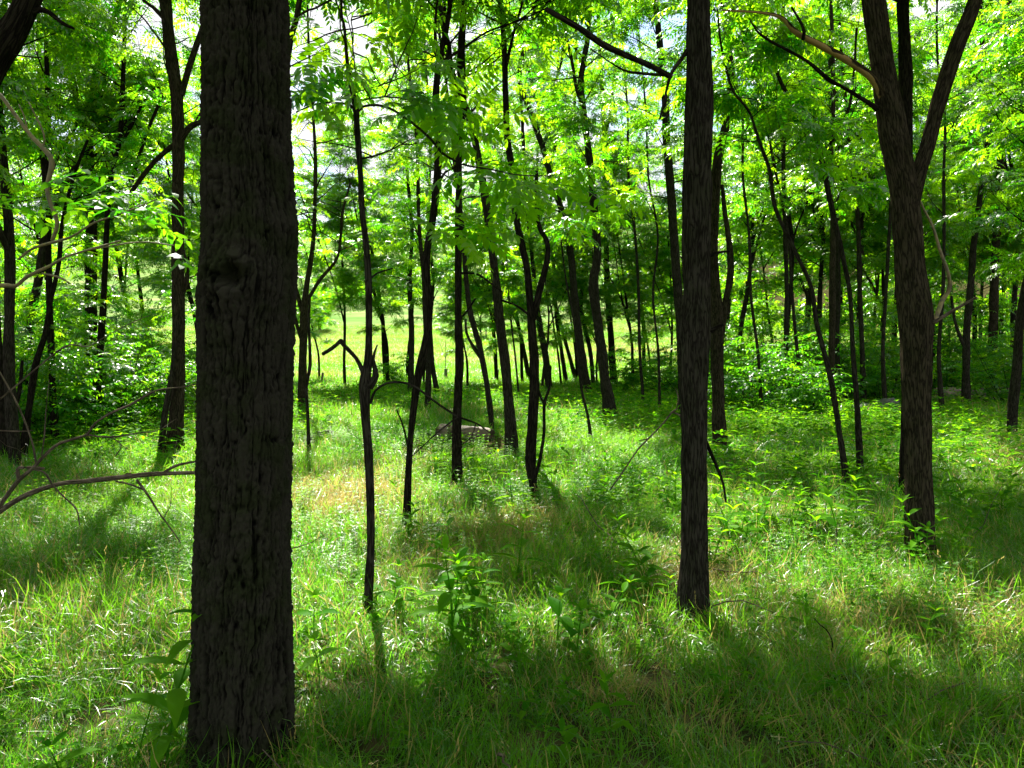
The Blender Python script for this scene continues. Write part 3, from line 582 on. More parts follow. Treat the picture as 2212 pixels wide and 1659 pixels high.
tree('leaning_tree', 'grey trunk showing just left of the straight foreground trunk',
    [(1478, 905, 22), (1474, 800, 20), (1470, 700, 20), (1462, 600, 19), (1455, 500, 19), (1448, 400, 18), (1440, 300, 17), (1437, 200, 16), (1425, 90, 14), (1415, 0, 12)], H=12, cs=4.6, seed=22)
tree('forked_tree', 'brown trunk with a curving fork just right of the straight foreground trunk',
    [(1556, 968, 29), (1552, 880, 27), (1549, 780, 29), (1550, 700, 31), (1546, 620, 20), (1542, 540, 19), (1545, 440, 19), (1550, 350, 20), (1570, 260, 17), (1580, 180, 15), (1572, 90, 14), (1560, 0, 12)],
    forks=[[(1556, 720, 18), (1566, 660, 15), (1577, 600, 14), (1577, 540, 13), (1566, 460, 11), (1560, 400, 8)]], H=11, cs=4.5, seed=23, bark=M_bark_brown)
tree('pale_tree', 'straight pale smooth trunk between the two thin crossing stems at right',
    [(1792, 893, 17), (1796, 786, 15), (1798, 690, 15), (1798, 586, 14), (1800, 480, 12), (1795, 350, 11), (1800, 200, 9), (1795, 0, 7)], H=11, cs=4.5, seed=24, bark=M_bark_brown)
tree('bent_sapling', 'long thin bent stem leaning left, left one of a crossing pair at right',
    [(1829, 1046, 13), (1815, 946, 11), (1795, 820, 11), (1765, 703, 10), (1752, 620, 9), (1722, 553, 8), (1712, 530, 8), (1675, 450, 8), (1662, 367, 7), (1638, 300, 6), (1618, 240, 5), (1582, 193, 5), (1558, 100, 4), (1550, 20, 3)],
    H=6, cs=3.4, seed=25, per_m=3.5, bl=(.5, 1.2))
tree('bent_sapling', 'long thin wavy stem, right one of the crossing pair at right',
    [(1858, 1020, 12), (1852, 886, 11), (1842, 753, 10), (1836, 636, 9), (1820, 553, 10), (1797, 450, 11), (1778, 360, 12), (1758, 283, 11), (1708, 217, 9), (1680, 160, 7), (1660, 90, 6), (1640, 0, 5)],
    forks=[[(1779, 365, 8), (1795, 320, 7), (1815, 270, 7), (1835, 230, 6), (1845, 150, 5), (1850, 60, 4)]], H=8, cs=3.3, seed=26, per_m=3, bl=(.6, 1.5))
tree('slim_tree', 'slim forking trunk with a dark foot, right of the thick forked tree',
    [(2087, 882, 17), (2087, 800, 16), (2088, 720, 16), (2094, 650, 15), (2099, 586, 14), (2103, 530, 13), (2115, 440, 12), (2127, 367, 12), (2138, 233, 11), (2125, 130, 9), (2120, 60, 8), (2118, 0, 7)],
    forks=[[(2084, 750, 9), (2073, 725, 8), (2062, 690, 7), (2055, 640, 6)]], H=11, cs=4.2, seed=27)
tree('vine_tree', 'vine wrapped dark trunk close to the right edge',
    [(2142, 848, 19), (2145, 740, 18), (2147, 653, 18), (2150, 550, 16), (2160, 400, 16), (2163, 300, 15), (2168, 167, 13), (2177, 60, 12), (2180, 0, 10)],
    forks=[[(2160, 330, 9), (2185, 250, 8), (2200, 150, 7), (2215, 40, 6)]], H=12, cs=4, seed=28, bark=M_bark_brown)
tree('backing_tree', 'grey trunk rising directly behind the thick forked tree',
    [(1958, 1060, 26), (1962, 850, 26), (1965, 650, 26), (1960, 450, 27), (1957, 300, 27), (1956, 150, 27), (1950, 0, 24)], H=12, cs=5, seed=29, bark=M_bark_dark)
# ---- left
tree('forked_tree', 'straight brown tree with a curving side branch, just left of the thickest trunk',
    [(377, 975, 34), (381, 900, 31), (384, 850, 29), (386, 700, 27), (384, 553, 26), (384, 433, 25), (385, 300, 25), (381, 200, 27), (366, 90, 24), (357, 0, 23)],
    forks=[[(392, 300, 15), (402, 284, 14), (417, 270, 12), (440, 262, 10), (500, 235, 8)], [(380, 310, 11), (360, 325, 10), (333, 350, 10), (305, 385, 10), (280, 420, 8)], [(392, 205, 16), (404, 160, 14), (420, 110, 13), (438, 60, 12), (455, 0, 10)],
           [(392, 640, 10), (404, 610, 10), (402, 570, 9), (394, 540, 8)], [(360, 45, 10), (330, 15, 8), (310, 0, 7)]], H=12, cs=4.8, seed=30, bark=M_bark_brown, bl=(.9, 2.2))
tree('leaning_sapling', 'short leaning stem at the foot of the straight brown tree on the left',
    [(349, 978, 13), (353, 920, 13), (362, 860, 12), (372, 800, 9), (376, 740, 7)], H=4, cs=9, seed=31, ext=False)
tree('forked_tree', 'dark tree forking into a wide V at the left',
    [(194, 918, 29), (196, 840, 28), (197, 700, 25), (197, 560, 25), (197, 473, 23), (192, 400, 25), (189, 320, 25), (199, 240, 18), (208, 170, 18), (222, 110, 16), (245, 50, 13), (257, 0, 11)],
    forks=[[(184, 300, 14), (170, 235, 14), (160, 190, 13), (147, 140, 13), (127, 90, 11), (115, 50, 10), (108, 0, 9)], [(197, 240, 9), (212, 210, 8), (245, 195, 7), (290, 185, 5), (330, 165, 4)],
           [(180, 330, 7), (160, 290, 6), (138, 250, 5), (120, 200, 4)]], H=12, cs=4.4, seed=32, bark=M_bark_dark)
tree('leaning_tree', 'slim dark tree leaning right between the V forked tree and the straight brown one',
    [(205, 935, 14), (215, 780, 13), (225, 620, 12), (233, 450, 12), (243, 367, 12), (259, 300, 11), (264, 217, 10), (268, 100, 8), (270, 0, 6)],
    forks=[[(262, 310, 8), (285, 270, 7), (310, 220, 6), (335, 190, 5)], [(285, 390, 7), (300, 340, 8), (320, 280, 7), (345, 220, 6), (352, 200, 4)]], H=10, cs=3.6, seed=33, bark=M_bark_dark)
tree('dark_tree', 'slender near-black trunk left of the V forked tree',
    [(118, 960, 13), (112, 800, 13), (106, 620, 13), (104, 450, 13), (104, 317, 13), (103, 217, 12), (100, 100, 9), (98, 0, 7)], H=10, cs=3.4, seed=34, bark=M_bark_dark)
tree('wavy_tree', 'wavy dark trunk at the lower left, second from the left edge',
    [(50, 982, 18), (62, 890, 14), (77, 790, 13), (98, 720, 11), (109, 653, 10), (127, 570, 9), (135, 480, 8), (160, 380, 7), (190, 300, 6)],
    H=6, cs=3.2, seed=35, bark=M_bark_dark, lib=SPR_SIMPLE, leafm=M_leaf2, ext=False, per_m=4)
tree('dark_tree', 'dark forked trunk at the very left edge of the picture',
    [(14, 988, 22), (10, 900, 20), (2, 820, 18), (-8, 700, 16), (-12, 500, 14), (-5, 300, 12), (5, 100, 10), (10, 0, 9)], forks=[[(12, 915, 12), (30, 880, 11), (42, 845, 9), (48, 780, 7)]], H=10, cs=3, seed=36, bark=M_bark_dark)
tree('forked_sapling', 'smooth grey tree with three upswept forks, right beside the thickest trunk in sun',
    [(652, 888, 19), (654, 786, 17), (656, 700, 18), (657, 663, 17), (662, 620, 12), (672, 560, 11), (678, 500, 9), (681, 400, 8), (681, 333, 8), (676, 240, 6), (668, 120, 5), (664, 0, 4)],
    forks=[[(652, 672, 10), (641, 630, 9), (632, 590, 8), (620, 540, 6)], [(664, 650, 8), (690, 606, 7), (726, 562, 6), (735, 520, 6), (742, 450, 5), (757, 395, 4)], [(650, 730, 8), (638, 690, 7), (630, 650, 6)]],
    H=9.5, cs=3.4, seed=37, bark=M_bark_brown, per_m=2.4)
tree('sapling', 'thin wavy stem in front of the smooth grey three forked tree',
    [(667, 972, 8), (665, 900, 8), (662, 836, 7), (670, 786, 7), (667, 700, 6), (669, 640, 5)], H=4, cs=9, seed=38, ext=False)
tree('leaning_tree', 'upper part of a tree leaning out to the right behind the thickest trunk',
    [(585, 1120, 20), (590, 900, 19), (598, 700, 17), (606, 500, 15), (615, 200, 14), (625, 100, 14), (640, 40, 13), (647, 0, 12)], forks=[[(643, 36, 6), (665, 22, 5), (700, 8, 4)]], H=9, cs=4.5, seed=39, bark=M_bark_brown)

# heavy dark limb in the top left corner, a tree leaning in from beyond the left edge
tree('leaning_tree', 'heavy near-black trunk leaning across the top left corner',
    [(-330, 1500, 75), (-300, 1200, 72), (-230, 800, 68), (-130, 420, 64), (-40, 190, 60), (10, 95, 58), (45, 35, 54), (75, -40, 48), (130, -200, 40)],
    forks=[[(40, 45, 16), (90, 20, 12), (135, 50, 9), (160, 62, 6)], [(10, 110, 6), (40, 120, 4), (90, 125, 3)]], d=3.9, H=8, cs=4.6, seed=40, bark=M_bark_dark, ext=False, sides=28, bl=(.6, 1.4))
r0 = np.random.default_rng(40)
def dead_thing(name, label, cat, strokes, d, mat, leaf_spots=(), lib=None, leafm=None, scale=.9, n=8):
    first = strokes[0][0]; base = P(first[0], first[1], d + (first[3] if len(first) > 3 else 0)); root = empty(name, base, label, cat)
    mb = MB()
    for s in strokes:
        pts, rad = stem3d(s, d); a, b = resample(pts, rad, .03); tube(mb, a - base, b, n=n, rough=.14, seed=1.)
    mb.build('wood', mat, root)
    if len(leaf_spots):
        r = np.random.default_rng(int(abs(first[0])) + 3); pos = np.array([P(u, v, d + dd) for u, v, dd in leaf_spots]) - base
        mb = MB(); put_sprays(mb, lib or SPR_SIMPLE, pos, r.uniform(0, 6.28, len(pos)), r, scale); mb.build('leaves', leafm or M_leaf2, root)
    return root
dead_thing('hanging_branch', 'pale crooked dead branch with lichen, hanging at the upper left', 'branch',
    [[(-60, 150, 9), (0, 205, 9), (27, 240, 9), (67, 293, 10), (95, 322, 11), (112, 350, 13), (103, 400, 11), (106, 430, 10), (121, 470, 10), (123, 490, 10), (113, 520, 9)], [(60, 285, 4), (52, 250, 3), (40, 225, 2)], [(92, 320, 4), (95, 290, 4), (62, 220, 3)]], 4.6, M_moss)
ls = [(float(u), float(400 + 170 * ((u / 300 - .5) ** 2) + dv), float(dd)) for u, dv, dd in zip(r0.uniform(-20, 430, 26), r0.uniform(-20, 90, 26), r0.uniform(-.3, .6, 26))]
dead_thing('leafy_branch', 'low leafy branch reaching in from the left edge, bare reddish wood at its root', 'branch',
    [[(-120, 640, 12), (0, 617, 11), (33, 618, 10), (60, 597, 9), (110, 573, 7), (140, 556, 6), (190, 540, 5), (260, 520, 4)], [(40, 560, 5), (75, 535, 6), (150, 513, 6), (200, 483, 5), (250, 465, 4), (300, 447, 4), (340, 430, 3)],
     [(90, 590, 4), (130, 600, 4), (152, 613, 3)], [(190, 540, 3), (300, 523, 3), (375, 530, 3)]], 4.3, M_moss, ls, scale=1.)
dead_thing('fallen_branch', 'thick bare fallen branch reaching from the left edge to the thickest trunk', 'branch',
    [[(-150, 1330, 20), (-60, 1150, 17), (0, 1104, 15), (60, 1068, 13), (130, 1045, 11), (200, 1038, 11), (270, 1030, 11), (330, 1024, 10), (380, 1022, 9), (425, 1021, 7)],
     [(355, 1020, 7), (380, 1006, 6), (405, 1000, 5), (428, 996, 4)], [(295, 1036, 6), (320, 1070, 5), (345, 1110, 4), (368, 1140, 4), (390, 1172, 3)], [(250, 1040, 4), (280, 1046, 4), (310, 1058, 3)], [(268, 1028, 4), (275, 1022, 3), (290, 1026, 3)]], 4.5, M_twig)
dead_thing('fallen_branch', 'long thin bare branch with many twigs above the thick fallen one', 'branch',
    [[(-120, 1260, 14), (-40, 1150, 12), (5, 1085, 11), (38, 1040, 11), (70, 1012, 9), (95, 985, 8), (125, 960, 7), (160, 948, 7), (188, 938, 7), (205, 915, 6), (240, 892, 5), (280, 875, 5), (320, 852, 5), (345, 842, 4), (400, 835, 3), (428, 828, 2)],
     [(190, 940, 4), (240, 944, 4), (300, 935, 3), (340, 930, 2), (380, 905, 1.6)], [(42, 1040, 9), (38, 1015, 8), (50, 1010, 7), (95, 1012, 6)], [(78, 1000, 5), (68, 950, 4), (45, 890, 4), (20, 840, 4), (-20, 770, 3)],
     [(60, 1012, 5), (95, 1020, 4), (115, 1050, 4), (140, 1075, 4), (165, 1100, 4), (172, 1135, 3)], [(-40, 890, 4), (0, 862, 4), (50, 820, 4), (110, 770, 4), (150, 745, 4), (190, 748, 3), (240, 720, 2), (300, 690, 2), (330, 680, 1.5)],
     [(0, 930, 3), (40, 932, 3), (70, 930, 2)], [(330, 848, 3), (310, 830, 2), (285, 800, 2), (280, 770, 1.5)], [(240, 944, 3), (262, 962, 3), (250, 985, 2)], [(262, 962, 2), (280, 972, 1.5)], [(90, 985, 3), (96, 940, 3), (100, 880, 2), (106, 820, 1.6)]], 4.2, M_twig)
dead_thing('leaning_branch', 'thin bare dead branch leaning in the grass left of the straight foreground trunk', 'branch',
    [[(1318, 1058, 3), (1345, 1020, 3.5), (1375, 975, 4), (1400, 948, 4), (1432, 915, 4), (1452, 890, 4.5), (1462, 884, 4)], [(1452, 890, 3), (1470, 900, 4), (1475, 930, 3)], [(1400, 948, 3), (1380, 952, 2)], [(1462, 884, 3), (1465, 860, 3), (1460, 840, 2)]], 7.5, M_twig)
dead_thing('broken_stick', 'short broken black stick standing in sunlit weeds', 'stick', [[(1741, 1192, 7), (1746, 1172, 8), (1750, 1150, 8), (1750, 1138, 8)], [(1738, 1190, 6), (1735, 1200, 3)]], 6.2, M_bark_dark)
dead_thing('bare_twig', 'thin black curved dead twig in the foreground grass', 'twig', [[(1785, 1475, 2.5), (1783, 1450, 3), (1790, 1425, 3.5), (1798, 1400, 3.5), (1796, 1380, 3.5), (1785, 1360, 3), (1772, 1350, 2.5), (1758, 1335, 2)]], 3.9, M_bark_dark)

# ---- out-of-view leaf clusters added along the sun rays to shade floor spots
def add_shade_crowns():
    r = np.random.default_rng(31); cand = [t for t in TREES if t[1][1] < 14 and t[2][0][0][-1][2] > 7]; jobs = {}
    for cu, cv, ru, rv, k in SHADE:
        if k < .28: continue
        g = G(cu, min(cv, 1640)); yg = g[1]
        if yg > 13: continue
        hx = ru / FPX * yg; hy = rv * yg * yg / (1.7 * FPX); hmin = (1.75 + .47 * yg) / (1 - .46 * .97 / math.tan(SUN_EL))
        n = int(np.clip(hx * hy * 3.14 * 17 * (.5 + k), 10, 170))
        for c_ in range(max(1, n // 9)):
            h = hmin + r.uniform(0, 2.6); ctr = g + np.array([r.normal(0, .5) * hx, r.normal(0, .5) * hy, 0]); ctr = ctr + SUN * (h / SUN[2]); best = min(cand, key=lambda t: np.hypot(*(t[1][:2] - ctr[:2]))); jobs.setdefault(best[0].name, (best, []))[1].append(ctr)
    for nm, ((root, base, stems), cs_) in jobs.items():
        mb = MB(); spots = []; azs = []
        for ctr in cs_:
            pts, rad = stems[0]; z0 = max(ctr[2] - 1.2 - .35 * np.hypot(*(pts[-1][:2] - ctr[:2])), 4.2 + .35 * base[1] * .6); i = int(np.argmin(abs(pts[:, 2] - z0))); p0 = pts[i]; mid_ = p0 * .5 + ctr * .5 + np.array([r.normal(0, .15), r.normal(0, .15), .25]); L_ = np.linalg.norm(ctr - p0)
            a, b = resample([p0, mid_, ctr], [min(rad[i] * .5, .008 + .006 * L_), .009, .004], .2); tube(mb, a - base, b, n=5); d = ctr - p0; a0 = math.atan2(d[1], d[0])
            for j in range(5):
                q0 = a[int(len(a) * r.uniform(.6, .98))]; az = a0 + r.uniform(-2.2, 2.2); sb = branch_curve(q0, az, r.uniform(-.1, .4), r.uniform(.3, .8), r, n=3); tube(mb, sb - base, np.linspace(.004, .002, 4), n=4)
                for q in sb[1:]: spots.append(q); azs.append(az + r.normal(0, .7))
        spots = np.array(spots); azs = np.array(azs); g = spots - SUN[None] * (spots[:, 2:3] / SUN[2]); u, v = proj(g); kp = r.random(len(spots)) < np.clip((shade(np.nan_to_num(u), np.nan_to_num(v)) - .5) * 5, 0, 1)
        mb.build('shade_caster_branches', M_bark_dark, root); mb = MB(); put_sprays(mb, SPR_NEAR, spots[kp] - base, azs[kp], r, 1.05); mb.build('shade_caster_crown', M_leaf, root)
add_shade_crowns()

# ================================================================== LOGS, POSTS
def log(name, label, p0, p1, r1, r2, hollow=False, cat='log', group=None, seed=0):
    base = (p0 + p1) / 2; root = empty(name, base, label, cat, group); mb = MB()
    a, b = resample([p0 - base, (p0 + p1) / 2 - base + [0, 0, .03], p1 - base], [r1, (r1 + r2) / 2 * 1.08, r2], .03)
    tube(mb, a, b, n=24, rough=.28, seed=seed + .5, tip=False); mb.build('wood', M_log, root)
    for e, dd, rr in ((a[0], a[0] - a[1], b[0]), (a[-1], a[-1] - a[-2], b[-1])):
        dd = dd / np.linalg.norm(dd); u_ = np.cross(dd, [0, 0, 1]); u_ /= np.linalg.norm(u_); v_ = np.cross(dd, u_); th = np.arange(24) * 2 * math.pi / 24; mb = MB()
        ring = [e + (u_ * np.cos(t) + v_ * np.sin(t)) * rr * k + dd * o for k, o in ((1.0, .002), (.8, .004), (.72, -.10 if hollow else .006)) for t in th]
        ring.append(e + dd * (-.13 if hollow else .007)); i = np.arange(24); j = (i + 1) % 24
        mb.add(np.array(ring), np.concatenate([np.stack([i + 24 * k, j + 24 * k, j + 24 * k + 24, i + 24 * k + 24], -1) for k in (0, 1)]), np.stack([48 + i, 48 + j, np.full(24, 72)], -1))
        mb.build('rotten_end' if hollow else 'cut_end', M_rot if hollow else M_cut, root)
    return root
gl = G(1000, 958); D = gl[1]
lg = log('fallen_log', 'large weathered fallen log with a hollow end, lying in the grass at centre', P(948, 937, D + .2), P(1064, 941, D - .2), .135, .10, True)
limb(lg, (P(952, 944, D + .2) + P(1062, 944, D - .15)) / 2, [(np.array([P(972, 938, D), P(970, 926, D), P(974, 922, D - .05)]), [.04, .03, .02])], 'knot', M_log, step=.01)
g2 = G(700, 948)[1]
log('cut_log', 'pale cut log piece lying on the small pile by the three forked tree', P(690, 938, g2), P(722, 935, g2 + .1), .035, .03, seed=2, group='cut log pieces in the grass')
log('cut_log', 'lower left piece of the small log pile by the three forked tree', P(668, 948, g2 - .1), P(698, 946, g2 - .05), .03, .035, seed=3, group='cut log pieces in the grass')
log('cut_log', 'broken brown piece behind the small log pile by the three forked tree', P(676, 937, g2 + .15), P(708, 941, g2 + .2), .03, .04, seed=5, group='cut log pieces in the grass')
M_post = noise_mat('grey_post', (.09, .065, .045), (.2, .16, .12), 30); M_tube = noise_mat('green_tube', (.10, .13, .08), (.14, .18, .11), 12, bump=.05, rough=.5)
def post(label, u, v0, v1, wpx, lean=0, d=None, group='posts out in the meadow'):
    g = G(u, v0) if d is None else P(u, v0, d); g[2] = float(terrain(g[0], g[1])); D = g[1]; root = empty('meadow_post', g, label, 'post', group); top = P(u + lean, v1, D) - g; rr = wpx / 2 / FPX * D
    mb = MB(); a, b = resample([[0, 0, -.15], top * .5, top], [rr, rr * .95, rr * .9], .1); tube(mb, a, b, n=10, rough=.1); mb.build('shaft', M_post, root)
    mb = MB(); tube(mb, np.array([top - [0, 0, .01], top + [0, 0, .02]]), np.array([rr * .85, rr * .6]), n=10); mb.build('top', M_cut, root)
post('leaning brown post standing in the meadow, nearest to the thickest trunk', 694, 836, 806, 5, 3)
post('thin post in the meadow, near the right of the tree guard', 1074, 824, 798, 2.5, 3)
post('far thin post under the leaves left of the snagged sapling', 706, 752, 730, 3)
post('far pale post behind the leaning trunks right of the log tree', 1050, 738, 712, 3)
post('short post at the meadow edge right of the brown leaning trunk', 1121, 818, 806, 3)
g = G(963, 826); root = empty('tree_guard', g, 'green plastic tree guard tube round a young planted sapling in the meadow', 'tree guard'); D = g[1]
top = P(963, 797, D) - g; rr = 3.6 / FPX * D; mb = MB(); tube(mb, np.array([[0, 0, -.1], [0, 0, top[2] * .5], [0, 0, top[2]]]), np.array([rr, rr, rr]), n=16, tip=False); tube(mb, np.array([[0, 0, top[2]], [0, 0, top[2] * .5]]), np.array([rr * .9, rr * .9]), n=16, tip=False); mb.build('tube', M_tube, root)
mb = MB()
for s in ([(962, 826, 1.5), (963, 760, 1.4), (962, 735, 1)], [(963, 775, 1.2), (955, 755, .9), (951, 742, .7)], [(963, 772, 1.2), (968, 755, .9), (972, 745, .7)]):
    p_, r_ = stem3d(s, D); tube(mb, p_ - g, r_, n=5)
mb.build('young_stem', M_twig, root)

# ================================================================== EARTH BANK, ROCK
def mound(name, cu, cv, D, rx, ry, hz, mat, seed, label, kind=None, cat=None):
    cpt = P(cu, cv, D); cpt[2] = float(terrain(cpt[0], cpt[1])) - .1; n, m_ = 60, 24; th = np.linspace(0, 2 * math.pi, n + 1)[:-1]; ph = np.linspace(0, math.pi / 2, m_)
    PH, TH = np.meshgrid(ph, th, indexing='ij'); d = np.stack([np.sin(PH) * np.cos(TH), np.sin(PH) * np.sin(TH), np.cos(PH)], -1)
    f = 1 + .30 * noise3(d * 2.3 + seed) + .16 * noise3(d * 6 + seed) + .07 * noise3(d * 15 + seed); V = d * f[..., None] * [rx, ry, hz]
    i = np.arange(m_ - 1)[:, None] * n; j = np.arange(n)[None]; j2 = (j + 1) % n
    mb = MB(); mb.add(V, np.stack([i + j, i + n + j, i + n + j2, i + j2], -1).reshape(-1, 4)); o = mb.build(name, mat); o.location = cpt.tolist(); tag(o, label, cat, None, kind); return o
M_earth = noise_mat('dry_earth', (.05, .038, .025), (.16, .12, .08), 5, c3=(.05, .05, .025)); M_rock = noise_mat('grey_rock', (.022, .022, .020), (.065, .065, .06), 5, c3=(.04, .06, .025))
mound('earth_bank', 2110, 815, 21.5, 2.0, .9, .5, M_earth, 4, 'bare brown earth bank under the trees', kind='structure')
mound('rock', 1895, 850, 17.5, .6, .4, .42, M_rock, 8, 'grey rough boulder in deep shade behind the thick forked tree', cat='rock')

# ================================================================== BACKGROUND TREES (copies of a few grown ones)
FAR = Y0 = None
def filler_proto(k):
    r = np.random.default_rng(900 + k); root = empty('background_tree', (0, 0, 0), 'x', 'tree'); H = r.uniform(9, 12.5); pts = [np.array([0, 0, -.2])]; d = np.array([-.07, 0, 1.])
    while pts[-1][2] < H: d = d + np.array([r.normal(0, .05), r.normal(0, .05), .03]); d /= np.linalg.norm(d); pts.append(pts[-1] + d * .8)
    pts = np.array(pts); r0_ = r.uniform(.055, .095); rad = r0_ * np.linspace(1, .12, len(pts)); stems = [(pts, rad)]
    for _ in range(2):
        i = int(r.integers(4, 8)); az = r.uniform(0, 6.28); st = branch_curve(pts[i], az, 1.15, H - pts[i][2] - 1, r, n=7, bend=.15); stems.append((st, np.linspace(rad[i] * .7, .008, len(st))))
    mb = MB()
    for p, q in stems: a, b = resample(p, q, .25); tube(mb, a, b, n=8, rough=.1, seed=k)
    mb.build('trunk', M_bark if k % 2 else M_bark_dark, root)
    tubes, spots, azs = grow(stems, 2.0 if k < 4 else 3.2, r, 3.2, (.9, 2.2), True, 4, acc=0)
    keep = (noise3(spots * .75 + k * 7.7) > .08); spots, azs = spots[keep], azs[keep]
    mb = MB()
    for a, b in tubes: tube(mb, a, b, n=4)
    mb.build('branches', M_bark_dark, root); mb = MB(); put_sprays(mb, SPR_FAR, spots, azs, r, 1.15); mb.build('crown', M_leaf, root); return root
protos = [filler_proto(k) for k in range(6)]; used = [False] * 6
ORD = ['first', 'second', 'third', 'fourth', 'fifth', 'sixth', 'seventh', 'eighth', 'ninth', 'tenth', 'eleventh', 'twelfth', 'thirteenth', 'fourteenth', 'fifteenth', 'sixteenth', 'seventeenth', 'eighteenth', 'nineteenth', 'twentieth', 'twenty-first', 'twenty-second', 'twenty-third', 'twenty-fourth', 'twenty-fifth', 'twenty-sixth']
def fillers(spots, what, group, seed, sc=(.85, 1.15), unseen=False):
    r = np.random.default_rng(seed)
    for i, (u, D) in enumerate(spots):
        k = int(r.integers(0, 6))
        if not used[k]: o = protos[k]; used[k] = True
        else: o = copy_tree(protos[k])
        p = P(u, 800, D) if not unseen else np.array([u, D, 0.]); o.location = (float(p[0]), float(p[1]), float(terrain(p[0], p[1])))
        o.rotation_euler = (0, 0, float(r.uniform(-.8, .8)) if r.random() < .6 else float(r.uniform(0, 6.28))); s = float(r.uniform(*sc)); o.scale = (s, s, s)
        o['label'] = what % ORD[i]; o['group'] = group
fillers([(690, 31), (745, 28), (840, 27), (880, 30), (915, 27.5), (984, 29), (1010, 26), (1050, 30), (1090, 27.5), (1130, 29.5), (1170, 26), (1215, 28), (1255, 30), (1290, 26.5), (1330, 29), (1370, 26), (1410, 29), (1450, 27)],
        '%s from the left of the slim trees lining the meadow edge', 'slim trees along the meadow edge', 51, (.5, .85))
fillers([(835, 30), (1075, 31), (1250, 32), (1395, 30)], '%s from the left of the taller thin trees behind the meadow edge row', 'taller thin trees behind the meadow edge row', 56, (1., 1.2))
fillers([(1535, 27), (1590, 25), (1630, 33), (1680, 26), (1700, 24), (1745, 31), (1775, 25), (1812, 27), (1858, 24), (1885, 36), (1905, 26), (1935, 31), (1990, 28), (2020, 24.5), (2050, 34), (2110, 26), (2165, 31), (2195, 25), (2230, 29), (2290, 24)],
        '%s from the left of the dim trunks deep in the right-hand wood', 'dim trees deep in the right-hand wood', 52, (.9, 1.25))
fillers([(1560, 44), (1650, 46), (1740, 42), (1840, 47), (1930, 43), (2030, 46), (2120, 42), (2220, 45), (2330, 38), (2400, 28)],
        '%s from the left of the farthest trees closing the right-hand wood', 'farthest trees closing the right-hand wood', 53, (1., 1.3))
fillers([(-150, 20), (-60, 22), (30, 23), (80, 25), (150, 21), (240, 24), (290, 22), (330, 26), (430, 21), (470, 27), (540, 24), (600, 29)],
        '%s from the left of the dim trees in the left-hand wood', 'dim trees in the left-hand wood', 54, (.75, 1.05))
for i, (u_, v_, du, wd_, lb) in enumerate([(1645, 892, -70, 8, 'thin leaning stem just right of the brown forking trunk'), (1700, 880, -20, 12, 'dim upright trunk left of the bent stem pair'), (1738, 886, -90, 8, 'thin leaning stem behind the bent stem pair'),
        (1815, 876, -10, 15, 'dark trunk right behind the pale smooth trunk'), (1866, 880, -55, 12, 'dark leaning trunk left of the thick forked tree'), (1912, 884, 30, 9, 'thin trunk leaning right into the thick forked tree'), (2035, 890, -30, 9, 'thin trunk just right of the thick forked tree'), (1425, 890, -60, 6, 'thin wand-like stem left of the straight foreground trunk'), (1390, 872, -40, 7, 'thin leaning stem right of the tall curving trunk')]):
    r_ = np.random.default_rng(70 + i); vs = np.linspace(v_, 0, 8); us = u_ + du * np.linspace(0, 1, 8) ** 1.2 + np.concatenate([[0], np.cumsum(r_.normal(0, 7, 7))]); tree('slim_tree', lb, [(float(a), float(b), float(wd_ * (1 - .5 * k / 7))) for k, (a, b) in enumerate(zip(us, vs))], H=10, cs=4.5, seed=70 + i, per_m=1.6)
fillers([(-6.5, 10), (6.6, 7.5), (3.5, -2), (-2, -3.5), (.5, -6), (6, 1.5), (-7, 0), (8.5, 13), (-9, 14)], '%s of the unseen trees added round the viewer for shade', 'unseen trees added for shade', 55, (.9, 1.1), True)  # unseen trees, added to hold back sky light and sun

# ================================================================== SHRUBS
def shrub_proto(k, simple, W, H, n):
    r = np.random.default_rng(700 + k); root = empty('shrub', (0, 0, 0), 'x', 'shrub'); mb = MB(); spots = []; azs = []
    for _ in range(n):
        az = r.uniform(0, 6.28); b = branch_curve([r.normal(0, .15), r.normal(0, .15), -.05], az, r.uniform(.6, 1.4), H * r.uniform(.6, 1.15), r, n=7, bend=.3); tube(mb, b, np.linspace(.014, .003, len(b)), n=5)
        for j in range(5):
            q0 = b[int(r.integers(2, 8))]; a2 = r.uniform(0, 6.28); sb = branch_curve(q0, a2, r.uniform(-.3, .7), W * r.uniform(.25, .5), r, n=4); tube(mb, sb, np.linspace(.006, .002, len(sb)), n=4)
            for q in sb[1:]: spots.append(q); azs.append(a2 + r.normal(0, .8)); spots.append(q + r.normal(0, .1, 3)); azs.append(r.uniform(0, 6.28))
    mb.build('stems', M_bark_dark, root); spots = np.array(spots); azs = np.array(azs); kp = (spots[:, 2] > .12) & (r.random(len(spots)) < .78); mb = MB()
    put_sprays(mb, SPR_SIMPLE if simple else SPR_FAR, spots[kp], azs[kp], r, 1.2 if simple else .9); mb.build('foliage', M_leaf2 if simple else M_leaf, root); return root
sp = [shrub_proto(k, k % 3 != 2, 1.5, [2.0, 2.6, 3.2, 1.4][k], [12, 14, 14, 9][k]) for k in range(4)]; su = [False] * 4
def shrubs(spots, labels, group, seed):
    r = np.random.default_rng(seed)
    for i, (u, D, k, s) in enumerate(spots):
        if not su[k]: o = sp[k]; su[k] = True
        else: o = copy_tree(sp[k])
        p = P(u, 800, D); o.location = (float(p[0]), float(p[1]), float(terrain(p[0], p[1]))); o.rotation_euler = (0, 0, float(r.uniform(0, 6.28))); o.scale = (s, s, s)
        o['label'] = labels % ORD[i]; o['group'] = group
